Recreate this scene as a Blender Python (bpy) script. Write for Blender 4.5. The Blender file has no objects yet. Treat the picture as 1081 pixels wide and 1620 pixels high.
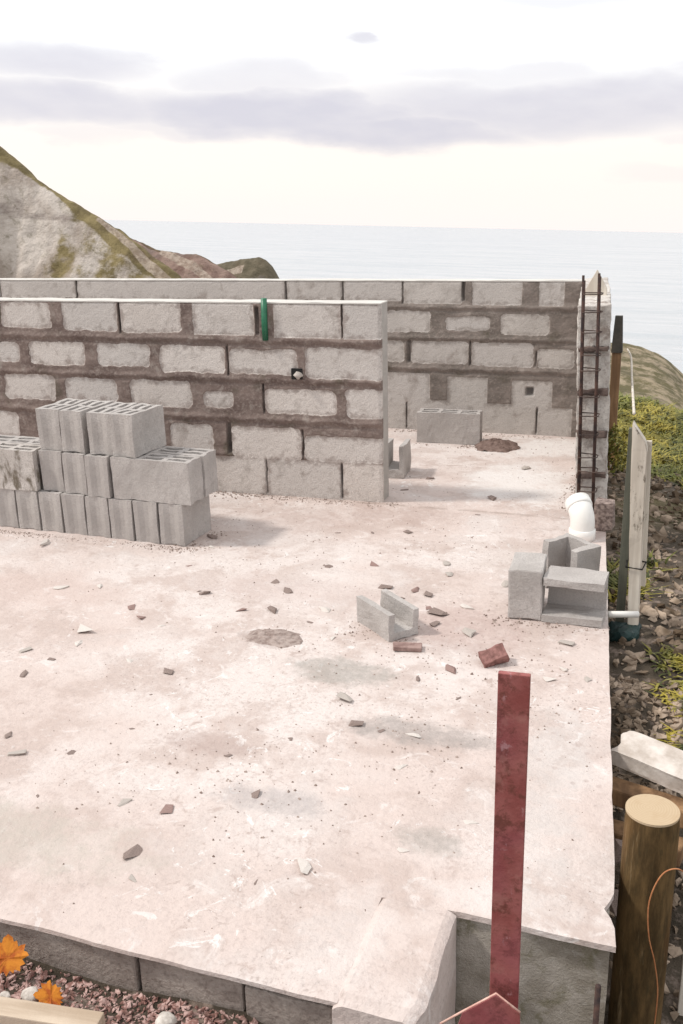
import bpy, bmesh, math, random
import numpy as np
from mathutils import Vector, Matrix

# ------------------------------------------------------------------ camera, world, sun, exposure
S = bpy.context.scene
COL = S.collection
CAM_H = 1.6432
cam_d = bpy.data.cameras.new('camera'); cam = bpy.data.objects.new('camera', cam_d); COL.objects.link(cam)
cam_d.sensor_fit = 'VERTICAL'; cam_d.sensor_height = 24.0; cam_d.lens = 24.0 * 1532.16 / 1620.0
cam_d.clip_start = 0.05; cam_d.clip_end = 60000
R_ = Vector((0.94747775, 0.31898623, -0.02310205)); U_ = Vector((-0.07723886, 0.29831979, 0.95133562)); F_ = Vector((-0.31035477, 0.89958495, -0.30728949))
m = Matrix((R_, U_, -F_)).transposed().to_4x4(); m.translation = Vector((0, 0, CAM_H)); cam.matrix_world = m
S.camera = cam
S.view_settings.view_transform = 'Standard'; S.view_settings.look = 'None'; S.view_settings.gamma = 1; S.view_settings.exposure = 0.42

SUN_EL, SUN_AZ = math.radians(50), math.radians(-108)      # azimuth from +Y towards +X: light comes from the left
sd = Vector((math.sin(SUN_AZ) * math.cos(SUN_EL), math.cos(SUN_AZ) * math.cos(SUN_EL), math.sin(SUN_EL)))
sl = bpy.data.lights.new('sun', 'SUN'); sl.energy = 1.9; sl.angle = math.radians(6); sl.color = (1.0, 0.95, 0.88)
so = bpy.data.objects.new('sun', sl); COL.objects.link(so); so.rotation_euler = sd.to_track_quat('Z', 'Y').to_euler(); so.location = (-5, 0, 9)

SEA_N = Vector((0.03476965, 0.03666327, 0.99872262))

W = bpy.data.worlds.new('World'); S.world = W; W.use_nodes = True
nt = W.node_tree; nt.nodes.clear(); N = nt.nodes.new; L = nt.links.new
def mnode(nt, op, a, b=None, c=None):
    n = nt.nodes.new('ShaderNodeMath'); n.operation = op
    for i, v in enumerate((a, b, c)):
        if v is None: continue
        if isinstance(v, (int, float)): n.inputs[i].default_value = v
        else: nt.links.new(v, n.inputs[i])
    return n.outputs[0]
def build_world():
    out = N('ShaderNodeOutputWorld'); tc = N('ShaderNodeTexCoord')
    sky = N('ShaderNodeTexSky'); sky.sky_type = 'NISHITA'; sky.sun_disc = False
    sky.sun_elevation = SUN_EL; sky.sun_rotation = SUN_AZ
    b1 = N('ShaderNodeBackground'); b1.inputs[1].default_value = 0.1; L(sky.outputs[0], b1.inputs[0])
    sep = N('ShaderNodeSeparateXYZ'); L(tc.outputs['Generated'], sep.inputs[0])
    M = lambda *a: mnode(nt, *a)
    az = M('MULTIPLY', M('ARCTAN2', sep.outputs[0], sep.outputs[1]), 57.2958)
    dt = N('ShaderNodeVectorMath'); dt.operation = 'DOT_PRODUCT'; L(tc.outputs['Generated'], dt.inputs[0]); dt.inputs[1].default_value = SEA_N
    el = M('MULTIPLY', M('ARCSINE', dt.outputs['Value']), 57.2958)
    cb = N('ShaderNodeCombineXYZ'); L(M('MULTIPLY', az, 0.16), cb.inputs[0]); L(M('MULTIPLY', el, 0.5), cb.inputs[1])
    n1 = N('ShaderNodeTexNoise'); n1.inputs['Scale'].default_value = 1.0; n1.inputs['Detail'].default_value = 5; n1.inputs['Roughness'].default_value = .5
    L(cb.outputs[0], n1.inputs['Vector'])
    dn = M('SUBTRACT', n1.outputs[0], 0.5)
    e2 = M('ADD', el, M('MULTIPLY', dn, 2.2)); a2 = M('ADD', az, M('MULTIPLY', dn, 9.0))
    # each cloud bank: azimuth, elevation, half width, half height (degrees), density
    blobs = [(-33.6, 7.75, 5.6, .95, .7), (-34, 5.75, 9, 1.15, .85), (-22.5, 5.7, 9, 1.35, 1.0), (-16.5, 4.95, 9.5, .85, 1.0), (-26, 4.75, 7, .5, .5),
             (-8, 6.2, 11, 1.5, .85), (-1, 6.9, 8, 1.2, .8), (-22.5, 7.5, 4.4, .8, .5), (-17.5, 9.5, .8, .3, .7), (-9, 7.9, 7, .45, .4), (-30, 6.6, 9, .3, .35), (-5, 11.6, 6, .5, .3),
             (0, 4.6, 2.5, .4, .3), (-32.5, 4.3, 3.6, .35, .3), (-1, 3.0, 3.5, .5, .2), (12, 6, 9, 1.2, .7), (-48, 6, 9, 1.5, .8)]
    tot = None
    for a0, e0, wa, we, k in blobs:
        dx = M('DIVIDE', M('SUBTRACT', a2, a0), wa); dy = M('DIVIDE', M('SUBTRACT', e2, e0), we)
        r2 = M('ADD', M('POWER', M('ABSOLUTE', dx), 2.0), M('POWER', M('ABSOLUTE', dy), 2.0))
        ss = N('ShaderNodeMapRange'); ss.interpolation_type = 'SMOOTHSTEP'
        ss.inputs['From Min'].default_value = 1.7; ss.inputs['From Max'].default_value = 0.1; ss.inputs['To Min'].default_value = 0; ss.inputs['To Max'].default_value = k
        L(r2, ss.inputs['Value'])
        v = ss.outputs[0]
        tot = v if tot is None else M('MAXIMUM', tot, v)
    n2 = N('ShaderNodeTexNoise'); n2.inputs['Scale'].default_value = 2.2; n2.inputs['Detail'].default_value = 6
    L(cb.outputs[0], n2.inputs['Vector'])
    dens = M('MULTIPLY', tot, M('ADD', M('MULTIPLY', n2.outputs[0], .5), .72))
    # faint extra mottling of the high cloud sheet
    hi = N('ShaderNodeMapRange'); hi.interpolation_type = 'SMOOTHSTEP'; hi.inputs['From Min'].default_value = .5; hi.inputs['From Max'].default_value = .75; hi.inputs['To Max'].default_value = .22
    L(n2.outputs[0], hi.inputs['Value'])
    hk = N('ShaderNodeMapRange'); hk.inputs['From Min'].default_value = 10; hk.inputs['From Max'].default_value = 14; L(el, hk.inputs['Value'])
    dens = M('MINIMUM', M('ADD', dens, M('MULTIPLY', hi.outputs[0], hk.outputs[0])), 1.0)
    ramp = N('ShaderNodeValToRGB'); cr = ramp.color_ramp
    em = N('ShaderNodeMapRange'); em.inputs['From Min'].default_value = 0; em.inputs['From Max'].default_value = 12; L(e2, em.inputs['Value']); L(em.outputs[0], ramp.inputs[0])
    cr.elements[0].position = 0; cr.elements[0].color = (.86, .775, .75, 1)
    cr.elements[1].position = 1; cr.elements[1].color = (.84, .84, .84, 1)
    for p_, c_ in ((.12, (.86, .785, .745, 1)), (.32, (.86, .79, .74, 1)), (.5, (.86, .815, .78, 1)), (.7, (.86, .85, .845, 1))):
        e = cr.elements.new(p_); e.color = c_
    mx = N('ShaderNodeMix'); mx.data_type = 'RGBA'
    L(dens, mx.inputs['Factor']); L(ramp.outputs[0], mx.inputs['A']); mx.inputs['B'].default_value = (.565, .545, .605, 1)
    b2 = N('ShaderNodeBackground'); b2.inputs[1].default_value = 1.0; L(mx.outputs['Result'], b2.inputs[0])
    zb = N('ShaderNodeMapRange'); zb.interpolation_type = 'SMOOTHSTEP'; zb.inputs['From Min'].default_value = 18; zb.inputs['From Max'].default_value = 80; zb.inputs['To Min'].default_value = 1.0; zb.inputs['To Max'].default_value = 1.2
    L(el, zb.inputs['Value']); L(zb.outputs[0], b2.inputs[1])      # an overcast sky is brighter overhead
    ms = N('ShaderNodeMixShader'); ms.inputs[0].default_value = 0.9; L(b1.outputs[0], ms.inputs[1]); L(b2.outputs[0], ms.inputs[2])
    L(ms.outputs[0], out.inputs[0])
build_world()

# ------------------------------------------------------------------ helpers
random.seed(4); rng = np.random.default_rng(4)
def vnoise(x, y, z=0.0, seed=0):
    x = np.asarray(x, float); y = np.asarray(y, float); z = np.broadcast_to(np.asarray(z, float), np.broadcast(x, y).shape)
    x, y, z = np.broadcast_arrays(x, y, z)
    xi, yi, zi = np.floor(x), np.floor(y), np.floor(z); xf, yf, zf = x - xi, y - yi, z - zi
    s = lambda t: t * t * (3 - 2 * t); u, v, w = s(xf), s(yf), s(zf)
    def h(a, b, c):
        n = (a.astype(np.int64) * 374761393 + b.astype(np.int64) * 668265263 + c.astype(np.int64) * 2147483647 + seed * 974634777) & 0xffffffff
        n = ((n ^ (n >> 13)) * 1274126177) & 0xffffffff
        return ((n ^ (n >> 16)) & 0xffff) / 65535.0
    r = 0
    for i, wx in ((0, 1 - u), (1, u)):
        for j, wy in ((0, 1 - v), (1, v)):
            for k, wz in ((0, 1 - w), (1, w)):
                r = r + h(xi + i, yi + j, zi + k) * wx * wy * wz
    return r * 2 - 1
def fbm(x, y, z=0.0, o=4, seed=0):
    r = 0; a = 1; t = 0
    for i in range(o):
        r = r + a * vnoise(np.asarray(x) * 2 ** i, np.asarray(y) * 2 ** i, np.asarray(z) * 2 ** i, seed + i * 7); t += a; a *= .5
    return r / t
def sstep(a, b, x):
    t = np.clip((x - a) / (b - a), 0, 1); return t * t * (3 - 2 * t)

def props(o, label=None, cat=None, group=None, kind=None):
    if label: o['label'] = label
    if cat: o['category'] = cat
    if group: o['group'] = group
    if kind: o['kind'] = kind
    return o
def empty(name, loc, label, cat, group=None, rot=(0, 0, 0)):
    o = bpy.data.objects.new(name, None); COL.objects.link(o); o.location = loc; o.rotation_euler = rot; o.empty_display_size = .1
    return props(o, label, cat, group)
def link_mesh(name, verts, faces, mat, parent=None, smooth=False, attr=None, loc=(0, 0, 0), rot=(0, 0, 0)):
    me = bpy.data.meshes.new(name); me.from_pydata([tuple(v) for v in verts], [], [tuple(int(i) for i in f) for f in faces]); me.update()
    if smooth: me.polygons.foreach_set('use_smooth', [True] * len(me.polygons))
    for k, v in (attr or {}).items():
        a = me.attributes.new(k, 'FLOAT', 'POINT'); a.data.foreach_set('value', np.asarray(v, np.float32).ravel())
    me.materials.append(mat)
    o = bpy.data.objects.new(name, me); COL.objects.link(o); o.parent = parent; o.location = loc; o.rotation_euler = rot
    return o
def link_bm(name, bm, mat, parent=None, smooth=False, loc=(0, 0, 0), rot=(0, 0, 0)):
    bmesh.ops.recalc_face_normals(bm, faces=bm.faces)
    me = bpy.data.meshes.new(name); bm.to_mesh(me); bm.free()
    if smooth: me.polygons.foreach_set('use_smooth', [True] * len(me.polygons))
    me.materials.append(mat)
    o = bpy.data.objects.new(name, me); COL.objects.link(o); o.parent = parent; o.location = loc; o.rotation_euler = rot
    return o
def grid_faces(nu, nv, flip=False):
    i, j = np.meshgrid(np.arange(nu - 1), np.arange(nv - 1), indexing='ij'); a = (i * nv + j).ravel()
    f = np.stack([a, a + nv, a + nv + 1, a + 1], 1)
    return f[:, ::-1] if flip else f
def solid_grid(P, zb, side_dir=None):
    """P: (nu,nv,3) top sheet; drops a skirt to zb and closes the bottom"""
    nu, nv, _ = P.shape; V = [tuple(p) for p in P.reshape(-1, 3)]; F = list(map(tuple, grid_faces(nu, nv)))
    ring = [i * nv for i in range(nu)] + [(nu - 1) * nv + j for j in range(1, nv)] + [i * nv + nv - 1 for i in range(nu - 2, -1, -1)] + [j for j in range(nv - 2, 0, -1)]
    prev = ring; steps = 6
    for s in range(1, steps + 1):
        base = len(V)
        for k, r in enumerate(ring):
            x, y, z = P.reshape(-1, 3)[r]; zz = z + (zb - z) * s / steps
            jx = .004 * float(vnoise(x * 9, y * 9, zz * 14, 3)) if (s < steps and z - zb > .05) else 0
            V.append((x + jx, y + jx, zz))
        cur = list(range(base, base + len(ring)))
        for k in range(len(ring)):
            k2 = (k + 1) % len(ring); F.append((prev[k2], prev[k], cur[k], cur[k2]))
        prev = cur
    F.append(tuple(prev))
    return V, F
def box_bm(sx, sy, sz, bev=.003, c=(0, 0, 0)):
    bm = bmesh.new(); bmesh.ops.create_cube(bm, size=1, matrix=Matrix.Translation(c) @ Matrix.Diagonal((sx, sy, sz, 1)))
    if bev: bmesh.ops.bevel(bm, geom=bm.edges[:], offset=bev, segments=2, affect='EDGES', profile=.6)
    return bm
def tube(pts, r, n=8, closed=False, cap=True):
    pts = [Vector(p) for p in pts]; rs = r if isinstance(r, (list, tuple)) else [r] * len(pts)
    V, Fc = [], []; up = Vector((0, 0, 1)); prevx = None
    for i, p in enumerate(pts):
        a = pts[i - 1] if (i or closed) else pts[0]; b = pts[(i + 1) % len(pts)] if (i < len(pts) - 1 or closed) else pts[-1]
        t = (b - a).normalized()
        x = prevx - t * prevx.dot(t) if prevx else t.cross(up if abs(t.z) < .9 else Vector((1, 0, 0)))
        x.normalize(); prevx = x; y = t.cross(x)
        for k in range(n):
            an = 2 * math.pi * k / n; V.append(p + (x * math.cos(an) + y * math.sin(an)) * rs[i])
    m_ = len(pts)
    for i in range(m_ if closed else m_ - 1):
        j = (i + 1) % m_
        for k in range(n): Fc.append((i * n + k, i * n + (k + 1) % n, j * n + (k + 1) % n, j * n + k))
    if cap and not closed: Fc.append(tuple(range(n))[::-1]); Fc.append(tuple((m_ - 1) * n + k for k in range(n)))
    return V, Fc
def rough_bm(bm, amp, sc, seed=0):
    for v in bm.verts:
        c = v.co; v.co = c + Vector((float(vnoise(c.x * sc, c.y * sc, c.z * sc, seed)), float(vnoise(c.x * sc, c.y * sc, c.z * sc, seed + 1)), float(vnoise(c.x * sc, c.y * sc, c.z * sc, seed + 2)))) * amp
    return bm
def cells(xs, ys, solid, z0, z1):
    """prism with the cross-section of the solid cells"""
    bm = bmesh.new(); cache = {}
    def v(x, y, z):
        k = (round(x, 5), round(y, 5), round(z, 5))
        if k not in cache: cache[k] = bm.verts.new(k)
        return cache[k]
    nx, ny = len(xs) - 1, len(ys) - 1
    s = lambda i, j: 0 <= i < nx and 0 <= j < ny and solid(i, j)
    for i in range(nx):
        for j in range(ny):
            if not s(i, j): continue
            x0, x1, y0, y1 = xs[i], xs[i + 1], ys[j], ys[j + 1]
            bm.faces.new([v(x0, y0, z1), v(x1, y0, z1), v(x1, y1, z1), v(x0, y1, z1)]); bm.faces.new([v(x0, y1, z0), v(x1, y1, z0), v(x1, y0, z0), v(x0, y0, z0)])
            if not s(i - 1, j): bm.faces.new([v(x0, y1, z0), v(x0, y0, z0), v(x0, y0, z1), v(x0, y1, z1)])
            if not s(i + 1, j): bm.faces.new([v(x1, y0, z0), v(x1, y1, z0), v(x1, y1, z1), v(x1, y0, z1)])
            if not s(i, j - 1): bm.faces.new([v(x0, y0, z0), v(x1, y0, z0), v(x1, y0, z1), v(x0, y0, z1)])
            if not s(i, j + 1): bm.faces.new([v(x1, y1, z0), v(x0, y1, z0), v(x0, y1, z1), v(x1, y1, z1)])
    return bm
def finish_block(bm, seed, bev=.005, amp=.0022):
    es = [e for e in bm.edges if len(e.link_faces) == 2 and e.calc_face_angle(0) > .5]
    bmesh.ops.bevel(bm, geom=es, offset=bev, segments=2, affect='EDGES', profile=.5)
    long = [e for e in bm.edges if e.calc_length() > .03]
    bmesh.ops.subdivide_edges(bm, edges=long, cuts=4, use_grid_fill=True)
    rough_bm(bm, amp * 1.25, 38, seed); rough_bm(bm, amp * 1.3, 11, seed + 9)
    return bm

# ------------------------------------------------------------------ materials
class Mat:
    def __init__(s, name, rough=.9, spec=.3):
        s.m = bpy.data.materials.new(name); s.m.use_nodes = True; s.t = s.m.node_tree; s.b = s.t.nodes['Principled BSDF']
        s.b.inputs['Roughness'].default_value = rough; s.b.inputs['Specular IOR Level'].default_value = spec
        s.tc = s.t.nodes.new('ShaderNodeTexCoord'); s.geo = s.t.nodes.new('ShaderNodeNewGeometry'); s.co = s.tc.outputs['Object']
    def world(s): s.co = s.geo.outputs['Position']; return s
    def noise(s, scale, detail=4, rough=.55, sc=None, dist=0):
        n = s.t.nodes.new('ShaderNodeTexNoise'); n.inputs['Scale'].default_value = scale; n.inputs['Detail'].default_value = detail; n.inputs['Roughness'].default_value = rough; n.inputs['Distortion'].default_value = dist
        co = s.co
        if sc:
            mp = s.t.nodes.new('ShaderNodeMapping'); mp.inputs['Scale'].default_value = sc; s.t.links.new(co, mp.inputs[0]); co = mp.outputs[0]
        s.t.links.new(co, n.inputs['Vector']); return n.outputs[0]
    def vor(s, scale, feature='F1', out='Distance', rnd=1):
        n = s.t.nodes.new('ShaderNodeTexVoronoi'); n.feature = feature; n.inputs['Scale'].default_value = scale; n.inputs['Randomness'].default_value = rnd
        s.t.links.new(s.co, n.inputs['Vector']); return n.outputs[out]
    def rng(s, v, a, b, c=0., d=1., smooth=True):
        n = s.t.nodes.new('ShaderNodeMapRange'); n.interpolation_type = 'SMOOTHSTEP' if smooth else 'LINEAR'
        for k, x in zip(('From Min', 'From Max', 'To Min', 'To Max'), (a, b, c, d)): n.inputs[k].default_value = x
        s.t.links.new(v, n.inputs['Value']); return n.outputs[0]
    def mix(s, f, a, b, blend='MIX'):
        n = s.t.nodes.new('ShaderNodeMix'); n.data_type = 'RGBA'; n.blend_type = blend
        for k, x in (('Factor', f), ('A', a), ('B', b)):
            if isinstance(x, (int, float)): n.inputs[k].default_value = x
            elif isinstance(x, tuple): n.inputs[k].default_value = (*x, 1)
            else: s.t.links.new(x, n.inputs[k])
        return n.outputs['Result']
    def M(s, *a): return mnode(s.t, *a)
    def attr(s, name):
        n = s.t.nodes.new('ShaderNodeAttribute'); n.attribute_name = name; return n.outputs['Fac']
    def rand(s): return s.t.nodes.new('ShaderNodeObjectInfo').outputs['Random']
    def color(s, c):
        if isinstance(c, tuple): s.b.inputs['Base Color'].default_value = (*c, 1)
        else: s.t.links.new(c, s.b.inputs['Base Color'])
        return s
    def bump(s, h, strength=.3, dist=.01):
        n = s.t.nodes.new('ShaderNodeBump'); n.inputs['Strength'].default_value = strength; n.inputs['Distance'].default_value = dist
        s.t.links.new(h, n.inputs['Height']); s.t.links.new(n.outputs[0], s.b.inputs['Normal']); return s
def gray(a, k=(1, .96, .92)): return (a * k[0], a * k[1], a * k[2])

# loose hollow concrete block
a = Mat('block_concrete')
c = a.mix(a.rng(a.noise(5, 4), .3, .7), (.38, .35, .33), (.56, .525, .50))
c = a.mix(a.rng(a.noise(11, 6, .7, dist=.5), .54, .70, 0, .5), c, (.27, .235, .21))
c = a.mix(a.rng(a.noise(140, 2), .38, .72, 0, .55), c, (.28, .26, .245))
c = a.mix(a.rng(a.noise(190, 2), .62, .75, 0, .5), c, (.62, .60, .57))
c = a.mix(a.M('MULTIPLY', a.rand(), .5), c, (.36, .33, .315))
M_BLOCK = a.color(c).bump(a.M('ADD', a.noise(160, 3), a.M('MULTIPLY', a.noise(45, 3), .8)), .55, .006).m
# same, weathered stains
a = Mat('stained_block_concrete')
c = a.mix(a.rng(a.noise(5, 4), .3, .7), (.42, .38, .35), (.55, .51, .48))
c = a.mix(a.rng(a.noise(14, 5, .6, sc=(1, 1, .5)), .5, .66), c, (.14, .115, .085))
c = a.mix(a.rng(a.noise(150, 2), .4, .75, 0, .5), c, (.2, .18, .16))
M_STAIN = a.color(c).bump(a.noise(130, 4), .5, .006).m
# wall faces: blocks with slurried mortar (the 'mortar' mask is the mortar's own outline)
def wall_mat(name, mort_a, mort_b, blk_a, blk_b):
    a = Mat(name)
    f = a.attr('mortar')
    blk = a.mix(a.rng(a.noise(3.2, 4), .35, .65), blk_a, blk_b)
    blk = a.mix(a.attr('tone'), blk, (.52, .485, .46))
    blk = a.mix(a.rng(a.noise(150, 3), .42, .75, 0, .5), blk, (.23, .21, .195))
    blk = a.mix(a.rng(a.noise(170, 2), .62, .76, 0, .4), blk, (.62, .59, .55))
    blk = a.mix(a.rng(a.noise(9, 5, .65, dist=.5), .54, .72, 0, .5), blk, (.27, .235, .21))
    nf = a.M('ADD', a.M('MULTIPLY', a.attr('near'), .22), a.noise(13, 6, .7, dist=.4)); blk = a.mix(a.rng(nf, .58, .80, 0, .6), blk, mort_b)
    blk = a.mix(a.rng(a.noise(6, 6, .7, dist=.7, sc=(1, 1, .6)), .56, .72, 0, .6), blk, (.24, .20, .175))
    mo = a.mix(a.rng(a.noise(4, 4, sc=(1, 1, 2)), .35, .65), mort_a, mort_b)
    mo = a.mix(a.rng(a.noise(60, 4), .45, .75, 0, .7), mo, (.28, .23, .205)); mo = a.mix(a.rng(a.noise(10, 6, .7, dist=.5), .54, .68, 0, .7), mo, (.34, .295, .265))
    mo = a.mix(a.rng(a.noise(6, 5), .55, .7, 0, .6), mo, (.095, .082, .058))
    f2 = a.M('ADD', f, a.M('MULTIPLY', a.M('SUBTRACT', a.noise(60, 4), .5), .9))
    c = a.mix(a.rng(f2, .38, .6), blk, mo)
    c = a.mix(a.attr('gap'), c, (.05, .043, .04))
    return a.color(c).bump(a.M('ADD', a.noise(120, 4), a.M('MULTIPLY', a.noise(30, 4), .6)), .45, .005).m
M_WALL = wall_mat('wall_face', (.135, .098, .086), (.215, .165, .145), (.58, .525, .485), (.66, .605, .565))
M_WALLB = wall_mat('back_wall_face', (.15, .128, .112), (.235, .20, .178), (.46, .425, .395), (.55, .51, .475))
a = Mat('wall_core'); M_CORE = a.color(a.mix(a.noise(9), (.30, .28, .26), (.48, .45, .42))).bump(a.noise(90, 4), .5, .006).m
a = Mat('wall_top_concrete'); M_TOP = a.color(a.mix(a.noise(7, 5), (.50, .48, .45), (.70, .67, .63))).bump(a.noise(90, 4), .5, .006).m

a = Mat('weathered_block_end')
c = a.mix(a.rng(a.noise(6, 5, .65), .35, .65), (.46, .42, .385), (.66, .62, .575)); c = a.mix(a.rng(a.noise(9, 6, .7, dist=.6), .50, .62, 0, .75), c, (.27, .215, .185)); c = a.mix(a.rng(a.noise(110, 3), .5, .75, 0, .6), c, (.26, .22, .2))
M_END = a.color(c).bump(a.noise(60, 5, .7), .8, .01).m
# the cast slab
a = Mat('slab_concrete').world()
big = a.noise(.9, 5, .6); mid = a.noise(3.4, 6, .66); fine = a.noise(34, 5, .65)
c = a.mix(a.rng(big, .42, .58), (0.576, 0.484, 0.446), (0.633, 0.564, 0.533))
c = a.mix(a.rng(mid, .45, .60, 0, .85), c, (0.480, 0.389, 0.351))
c = a.mix(a.rng(a.noise(1.7, 5, .6), .52, .66, 0, .5), c, (0.692, 0.649, 0.628))
c = a.mix(a.rng(fine, .5, .76, 0, .5), c, (0.422, 0.347, 0.323))
c = a.mix(a.M('MULTIPLY', a.rng(a.noise(11, 6, .7, dist=.8), .55, .68), a.rng(a.noise(1.3, 4), .42, .6)), c, (0.442, 0.357, 0.323))
c = a.mix(a.M('MULTIPLY', a.rng(a.noise(80, 4, .7), .5, .72), a.rng(a.noise(2.3, 5, .6), .4, .62, .15, .8)), c, (0.368, 0.301, 0.274))
c = a.mix(a.rng(a.noise(7, 6, .7, dist=1.0), .56, .70, 0, .55), c, (0.728, 0.679, 0.655))
# hairline cracks and hard-edged stains
vc = a.t.nodes.new('ShaderNodeTexVoronoi'); vc.feature = 'DISTANCE_TO_EDGE'; vc.inputs['Scale'].default_value = .9
wn = a.t.nodes.new('ShaderNodeTexNoise'); wn.inputs['Scale'].default_value = 3; wn.inputs['Detail'].default_value = 6; a.t.links.new(a.co, wn.inputs['Vector'])
va = a.t.nodes.new('ShaderNodeVectorMath'); va.operation = 'MULTIPLY_ADD'; a.t.links.new(wn.outputs['Color'], va.inputs[0]); va.inputs[1].default_value = (.55, .55, 0); a.t.links.new(a.co, va.inputs[2]); a.t.links.new(va.outputs[0], vc.inputs['Vector'])
c = a.mix(a.M('MULTIPLY', a.rng(vc.outputs['Distance'], .005, .0015, 0, .16), a.rng(a.noise(1.1, 4), .5, .58)), c, (.28, .22, .20))
c = a.mix(a.M('MULTIPLY', a.rng(a.noise(19, 6, .75, dist=1.2), .60, .635, 0, .6), a.rng(a.noise(1.5, 4), .44, .6)), c, (0.384, 0.306, 0.276))
c = a.mix(a.M('MULTIPLY', a.rng(a.noise(9, 6, .75, dist=1.6), .60, .63, 0, .55), a.rng(a.noise(1.2, 4), .40, .56)), c, (0.760, 0.751, 0.739))
# damp / cement-grey smears, each a patch with its own place
sp = a.t.nodes.new('ShaderNodeSeparateXYZ'); a.t.links.new(a.geo.outputs['Position'], sp.inputs[0])
edge = a.noise(5.5, 6, .75)
def patch(c, x, y, rx, ry, col, k, ang=0.):
    ca, sa = math.cos(ang), math.sin(ang)
    dx = a.M('SUBTRACT', sp.outputs[0], x); dy = a.M('SUBTRACT', sp.outputs[1], y)
    u = a.M('DIVIDE', a.M('ADD', a.M('MULTIPLY', dx, ca), a.M('MULTIPLY', dy, sa)), rx); v = a.M('DIVIDE', a.M('SUBTRACT', a.M('MULTIPLY', dy, ca), a.M('MULTIPLY', dx, sa)), ry)
    r = a.M('ADD', a.M('POWER', a.M('ABSOLUTE', u), 2.), a.M('POWER', a.M('ABSOLUTE', v), 2.))
    r = a.M('ADD', r, a.M('MULTIPLY', a.M('SUBTRACT', edge, .5), 4.5))
    f = a.M('MULTIPLY', a.rng(r, 1.3, .1, 0, k), a.rng(fine, .25, .6, .55, 1.))
    return a.mix(f, c, col)
for x, y, rx, ry, col, k in [(-1.06, 3.02, .20, .12, (0.323, 0.298, 0.271), .75), (-1.41, 3.2, .16, .07, (0.320, 0.258, 0.235), .6), (-.68, 2.68, .24, .08, (0.302, 0.266, 0.248), .75), (-1.30, 2.42, .15, .07, (0.377, 0.290, 0.262), .6),
        (-1.0, 2.2, .20, .07, (0.384, 0.347, 0.337), .65), (-.52, 2.14, .10, .07, (0.302, 0.275, 0.248), .6), (-.25, 2.5, .12, .5, (0.538, 0.507, 0.488), .5), (-1.7, 1.85, .5, .14, (0.442, 0.405, 0.356), .6),
        (-1.35, 4.85, .35, .2, (0.373, 0.275, 0.240), .6), (-1.8, 4.6, .4, .22, (0.421, 0.324, 0.289), .5), (-.5, 4.3, .3, .3, (0.480, 0.405, 0.366), .5), (-.7, 3.5, .25, .25, (0.395, 0.282, 0.255), .5), (-1.55, 3.7, .5, .16, (0.499, 0.405, 0.374), .5),
        (-.75, 6.5, .5, .3, (0.692, 0.658, 0.637), .8), (-.8, 5.6, .35, .5, (0.710, 0.677, 0.657), .8), (-1.05, 6.45, .14, .1, (.27, .2, .18), .8), (-2.6, 3.4, .6, .2, (0.538, 0.433, 0.394), .6), (-.30, 1.98, .2, .07, (0.710, 0.677, 0.657), .35), (-.62, 1.75, .12, .2, (0.700, 0.666, 0.648), .3)]:
    c = patch(c, x, y, rx, ry, col, k)
# specks of grit and a long day-joint with its stain
v1 = a.vor(17); sz = a.noise(2.6, 3)
f = a.M('MULTIPLY', a.rng(v1, .19, .10), a.rng(sz, .48, .62))
c = a.mix(a.M('MULTIPLY', f, .30), c, (.30, .22, .20))
v2 = a.vor(41); f = a.M('MULTIPLY', a.rng(v2, .26, .14), a.rng(a.noise(1.9, 3), .52, .68)); c = a.mix(a.M('MULTIPLY', f, .3), c, (.25, .19, .17))
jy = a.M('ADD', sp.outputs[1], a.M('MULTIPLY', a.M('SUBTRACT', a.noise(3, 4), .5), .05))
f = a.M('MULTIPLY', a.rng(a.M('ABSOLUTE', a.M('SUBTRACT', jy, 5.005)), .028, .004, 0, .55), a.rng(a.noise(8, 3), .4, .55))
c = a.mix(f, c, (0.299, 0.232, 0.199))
M_SLAB = a.color(c).bump(a.M('ADD', a.M('MULTIPLY', a.noise(60, 5, .65), .6), a.M('ADD', a.M('MULTIPLY', mid, 1.3), a.M('MULTIPLY', a.noise(26, 6, .65), .9))), .55, .012).m
# rough mossy vertical concrete
a = Mat('mossy_concrete').world()
c = a.mix(a.rng(a.noise(6, 6, .6), .35, .65), (.24, .21, .17), (.44, .40, .355))
c = a.mix(a.rng(a.noise(11, 5, .65, dist=.5), .52, .66, 0, .7), c, (.15, .135, .075))
c = a.mix(a.rng(a.noise(26, 5, .65), .52, .75, 0, .8), c, (.40, .37, .33))
M_MOSS = a.color(c).bump(a.M('ADD', a.noise(38, 6, .7), a.noise(140, 4, .7)), .6, .010).m
a = Mat('footing_block').world()
c = a.mix(a.rng(a.noise(7, 5, .6), .35, .65), (.25, .205, .18), (.37, .32, .285))
c = a.mix(a.rng(a.noise(70, 3), .45, .75, 0, .6), c, (.13, .10, .085))
M_FOOT = a.color(c).bump(a.noise(80, 5, .65), .7, .01).m

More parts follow.
